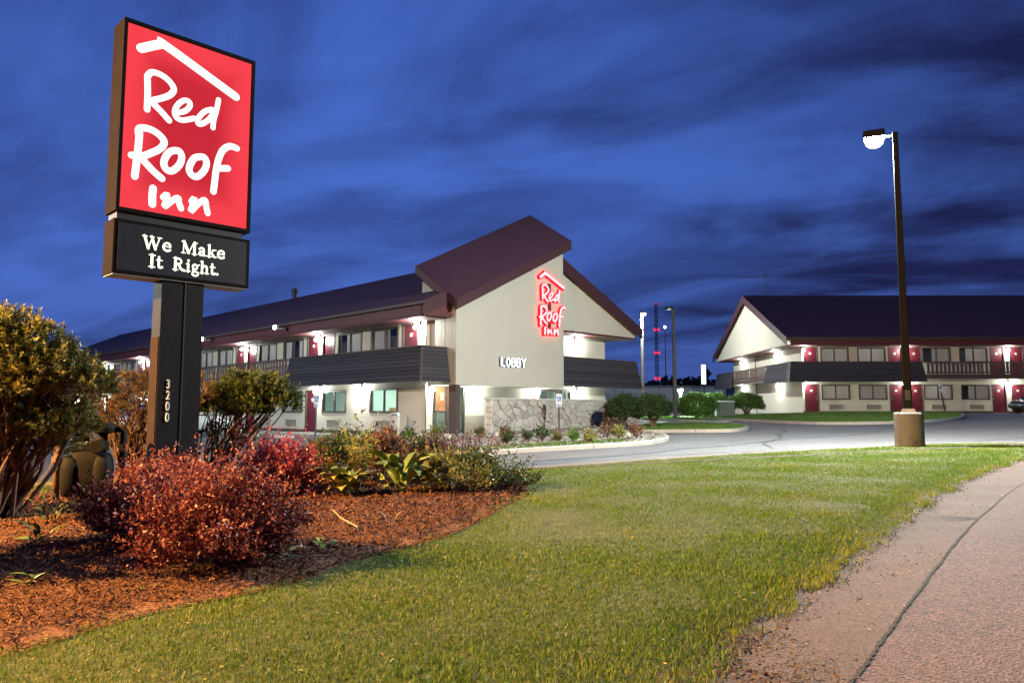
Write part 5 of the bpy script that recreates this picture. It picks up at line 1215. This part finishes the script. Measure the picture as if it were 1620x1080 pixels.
hosta('dry_sprig', 'wispy dry weed on the mulch right of the barberry', (-1.05, 6.75), 12, .14, [plainleaf('dry_grey', (.16, .14, .09), (.25, .2, .12))], 16, 1.3, .10, grp='mulch sprouts')
def fallen_stalks():
    for lab, pts in (('pale fallen stalk lying on the mulch edge', [(-1.52, 5.18, .03), (-1.4, 5.2, .045), (-1.25, 5.28, .035), (-1.15, 5.36, .07)]), ('thin dry stalk leaning out of the largest barberry', [(-1.86, 5.1, .30), (-1.80, 5.1, .20), (-1.70, 5.14, .12), (-1.6, 5.2, .03)]), ('bent twig on the mulch behind the seedling hosta', [(-1.5, 6.4, .16), (-1.42, 6.35, .10), (-1.25, 6.2, .05)])):
        p0 = pts[0]; z = mz(p0[0], p0[1]); o = MB().tube([(a-p0[0], b-p0[1], c_) for a, b, c_ in pts], [.006, .005, .005, .003][:len(pts)], 6).build('dry_stalk', mat('dry_stalk', (.42, .34, .20), .8, .2, 10)); o.location = (p0[0], p0[1], z); tag(o, lab, 'stalk', 'dry stalks')
fallen_stalks()

# yews: many rising stems carrying pads of needle sprays
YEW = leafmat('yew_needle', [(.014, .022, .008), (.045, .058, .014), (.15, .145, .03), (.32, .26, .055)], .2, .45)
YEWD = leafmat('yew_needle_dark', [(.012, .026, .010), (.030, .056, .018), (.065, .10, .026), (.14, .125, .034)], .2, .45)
YBARK = mat('yew_bark', (.085, .05, .034), .85, .25, 16, .006, 60)
YEWB = leafmat('yew_needle_brown', [(.03, .018, .010), (.08, .042, .02), (.14, .08, .03), (.10, .09, .025)], .2, .5)
def yew(label, loc, pads, nst, needles, lm, seed, twigs=90, r0=.035, base=.22, spread=1.0):
    rnd = random.Random(seed); o = thing('yew_shrub', label, 'shrub', (loc[0], loc[1], mz(*loc)), 0, 'old yew shrubs')
    st = MB(); ends = []
    for k in range(nst):
        cx, cy, cz, rx, ry, rz_ = pads[k % len(pads)]
        e = Vector((cx+rnd.uniform(-.7, .7)*rx, cy+rnd.uniform(-.7, .7)*ry, cz-rz_*rnd.uniform(.1, .6)))
        a = rnd.uniform(0, 6.28); b = Vector((base*math.cos(a)*rnd.random(), base*math.sin(a)*rnd.random(), -.05)); m1 = b.lerp(e, .38)+Vector((rnd.gauss(0, .06), rnd.gauss(0, .06), .02)); m2 = b.lerp(e, .72)+Vector((rnd.gauss(0, .06), rnd.gauss(0, .06), .04))
        st.tube([b, m1, m2, e], [r0*rnd.uniform(.6, 1.2), r0*.6, r0*.4, r0*.18], 6); ends.append((m1, m2, e))
    for k in range(twigs):
        m1, m2, e = ends[k % len(ends)]; t = rnd.random(); p_ = m1.lerp(m2, t*1.3) if t < .77 else m2.lerp(e, (t-.77)/.23)
        cx, cy, cz, rx, ry, rz_ = pads[k % nst % len(pads)]; q_ = p_+Vector((rnd.gauss(0, .14), rnd.gauss(0, .14), rnd.uniform(.12, .42)))
        st.tube([p_, p_.lerp(q_, .5)+Vector((rnd.gauss(0, .03), rnd.gauss(0, .03), 0)), q_], [.009, .006, .003], 4)
    st.build('stems', YBARK, o)
    vol = np.array([p[3]*p[4]*p[5] for p in pads])**(2/3); Bs, Ds, Rv = [], [], []
    for p_, f in zip(pads, vol/vol.sum()):
        ns = int(needles*f/22); d = unit(RNG.normal(size=(ns, 3))); d = d[d[:, 2] > -.55]; ns = len(d)
        lum = np.array([1+.55*noise.noise(Vector(q_)*2.3+Vector((seed, p_[0]*3, p_[2]*3)))+.2*noise.noise(Vector(q_)*6+Vector((seed*2, 0, 0))) for q_ in d])
        c_ = np.array(p_[:3])+d*np.array(p_[3:])*(lum*RNG.uniform(.45, 1, ns)**.5)[:, None]; ax = unit(d*[1, 1, .7]+[0, 0, .75]+RNG.normal(0, .35, (ns, 3))); ln = RNG.uniform(.05, .13, ns)
        t = RNG.uniform(0, 1, (ns, 22)); b = (c_[:, None, :]+ax[:, None, :]*(ln[:, None]*t)[:, :, None]).reshape(-1, 3); a = np.repeat(ax, 22, 0); dd = unit(a*.7+RNG.normal(0, .6, a.shape))
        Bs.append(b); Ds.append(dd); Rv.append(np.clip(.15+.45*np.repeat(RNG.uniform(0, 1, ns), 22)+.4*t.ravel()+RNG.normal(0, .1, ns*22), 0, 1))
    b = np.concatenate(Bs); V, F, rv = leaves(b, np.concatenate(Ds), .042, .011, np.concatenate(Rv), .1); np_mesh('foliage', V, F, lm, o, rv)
    return o
yew('tall spreading yew with golden lit top at the left edge', (-5.2, 7.75),
    [(-.35, -.1, 1.90, .46, .44, .28), (.15, .0, 1.80, .36, .34, .24), (-.75, 0, 1.65, .45, .45, .35), (.42, .05, 1.48, .38, .36, .24), (-.05, -.1, 1.48, .48, .4, .28), (.68, .15, 1.36, .32, .30, .18), (-.55, -.2, 1.35, .42, .4, .25), (.28, -.1, 1.32, .34, .3, .18), (-.15, .25, .85, .62, .42, .42), (.35, .2, .95, .42, .35, .26), (-.6, .2, .7, .5, .42, .45)], 54, 210000, YEW, 3, 150, .036, .26)
yew('twiggy brown-stemmed yew behind the gas meter', (-5.55, 11.3),
    [(-.3, 0, 1.45, .42, .4, .22), (.25, .1, 1.5, .42, .4, .22), (.7, .15, 1.35, .34, .34, .24), (-.8, .1, 1.3, .4, .4, .22), (.05, -.1, 1.15, .5, .35, .2)], 90, 22000, YEWB, 5, 420, .020, .40)
yew('dark leaning yew right of the sign post', (-4.75, 12.0),
    [(.50, 0, 1.42, .34, .34, .24), (.80, .0, 1.36, .36, .36, .28), (1.05, .0, 1.24, .28, .30, .24), (.25, .1, 1.3, .30, .3, .26), (.1, -.25, 1.15, .24, .24, .22), (.6, -.1, 1.1, .34, .3, .2)], 44, 95000, YEWD, 7, 90, .026, .25)
# another yew of the row, just outside the picture on the left: it shades the left part of the bed
yew('yew of the same row outside the picture', (-4.85, 5.05), [(0, 0, 1.35, .6, .6, .4), (.4, .3, .9, .5, .5, .4), (-.4, -.3, .9, .5, .5, .4), (.2, -.2, .5, .5, .5, .4)], 20, 90000, YEWD, 9, 30)
# small plants in the gravel bed by the stone wall
tiny = [(-.19, 22.25, .42, 'rusty-tipped', BRZ), (-.14, 20.35, .30, 'green', GRN), (.45, 22.47, .20, 'tiny green', GRN), (.86, 21.6, .46, 'tall dark', GRN), (1.27, 21.38, .20, 'small grey-green', OLV), (1.68, 20.76, .28, 'bright green', HEDGE), (2.06, 19.95, .26, 'lime green', YLW), (2.87, 22.92, .44, 'reddish', BRZ), (3.05, 21.6, .34, 'yellow-green', YLW), (3.53, 21.59, .42, 'russet', BRZ), (-2.58, 25.82, .38, 'pale green', YLW), (-3.66, 27.0, .32, 'dark', GRN), (-4.1, 25.2, .42, 'reddish brown', BRZ), (-3.4, 24.6, .26, 'fresh green', HEDGE), (-1.0, 23.5, .4, 'dusky', OLV)]
spots = ['before the left end of the stone wall', 'near the grass strip below the stone wall', 'alone in the gravel before the wall', 'before the middle of the stone wall', 'just left of the accessible parking sign', 'below the accessible parking sign', 'right of the accessible parking sign at the kerb', 'left of the clipped round bushes', 'at the kerb below the round bushes', 'at the rounded end of the bed', 'before the lobby door', 'beside the litter bin', 'at the left end of the bed', 'on the left rocks of the bed', 'left of the stone wall end']
for i, ((x, y, h, c_, m), sp) in enumerate(zip(tiny, spots)):
    h *= .75; shrub('bed_plant', f'{c_} little plant {sp}', 'plant', (x, y), (h*.42, h*.42), h, 60, 8, .07, .03, m, BARK, 'small plants in the gravel bed', up=1.1, shl=.14, lump=.4, seed=20+i, rz=Gz(x, y)+.09)
# boulders edging the bed
for i, (x, y, s) in enumerate([(-.35, 25.6, .30), (-3.1, 25.6, .28), (-3.6, 25.2, .22), (-2.2, 25.2, .25), (3.7, 23.6, .2)]):
    bm = bmesh.new(); bmesh.ops.create_icosphere(bm, subdivisions=2, radius=s)
    for v in bm.verts: v.co *= 1+.35*noise.noise(v.co*3+Vector((i*5, 0, 0))); v.co.z *= .6
    me = bpy.data.meshes.new('rock'); bm.to_mesh(me); bm.free(); me.materials.append(mat('rock', (.42, .39, .35), .9, .2, 5, .01, 20)); o = link('rock', me); o.location = (x, y, Gz(x, y)+.12)
    tag(o, ['pale rock by the end of the stone wall', 'largest rock at the left of the gravel bed', 'leftmost rock beside the bin plants', 'rock nearest the entrance column', 'small rock at the round end of the bed'][i], 'rock', 'bed rocks')
DKB = leafmat('dark_bush_leaf', [(.010, .022, .010), (.022, .045, .016), (.05, .09, .026)], .2, .5)
# clipped bushes and hedge
def ball_bush(name, label, loc, r, hgt, m, seed, n=2600, zc=.52, low=-.75, lump=.26, ll=.06, trunk=True, grp='clipped bushes'):
    o = shrub(name, label, 'shrub', loc, r, hgt, n, 9, ll, ll*.5, m, BARK, grp, up=.35, shl=.12, lump=lump, low=low, seed=seed, zc=zc, rz=Gz(*loc)+.08)
    if trunk:
        t = MB()
        for k in range(6):
            a = k*1.05; t.tube([(.05*math.cos(a), .05*math.sin(a), -.05), (.22*r[0]*math.cos(a), .22*r[1]*math.sin(a), hgt*.25), (.6*r[0]*math.cos(a), .6*r[1]*math.sin(a), hgt*.55)], [.05, .035, .02], 6)
        t.build('trunk', BARK, o)
    return o
ball_bush('round_bush', 'dark round clipped bush at the right end of the stone wall', (4.62, 31.6), (.66, .62), 1.30, DKB, 40, zc=.58, low=-.5)
ball_bush('round_bush', 'dark round bush with bare stems beside the grass island', (5.80, 31.0), (.62, .60), 1.26, DKB, 41, zc=.60, low=-.45)
ball_bush('clipped_hedge', 'broad bright green clipped hedge under the green lamp', (11.3, 46.2), (1.25, 1.0), 1.45, HEDGE, 42, 3400, .45, -.9, .06, .07, False)
ball_bush('clipped_hedge', 'second clipped hedge just behind the transformer box', (13.1, 49.0), (1.1, .8), 1.45, HEDGE, 43, 1800, .45, -.9, .06, .07, False)
ball_bush('round_bush', 'bush with bare lower stems against the far motel end wall', (15.1, 48.6), (1.05, .9), 1.35, HEDGE, 44, 2400, .55, -.5, .15, .07)
# far treeline
def treeline():
    n = 15000; th = RNG.uniform(rad(-62), rad(62), n); D_ = RNG.uniform(150, 175, n); top = np.array([4.5+2.2*noise.noise(Vector((t*14, 0, 0)))+1.2*noise.noise(Vector((t*45, 3, 0))) for t in th]); z = .3+top*RNG.uniform(0, 1, n)**.7*1.35
    b = np.c_[np.sin(th)*D_, np.cos(th)*D_, z]; V, F, rv = leaves(b, unit(RNG.normal(size=(n, 3))), 2.2, 1.6, RNG.uniform(0, 1, n)); o = np_mesh('treeline', V, F, leafmat('far_tree', [(.012, .018, .012), (.03, .04, .02), (.045, .06, .028)], .1, .7), attr=rv); tag(o, 'dark far wood along the horizon', 'trees', kind='stuff')
treeline()
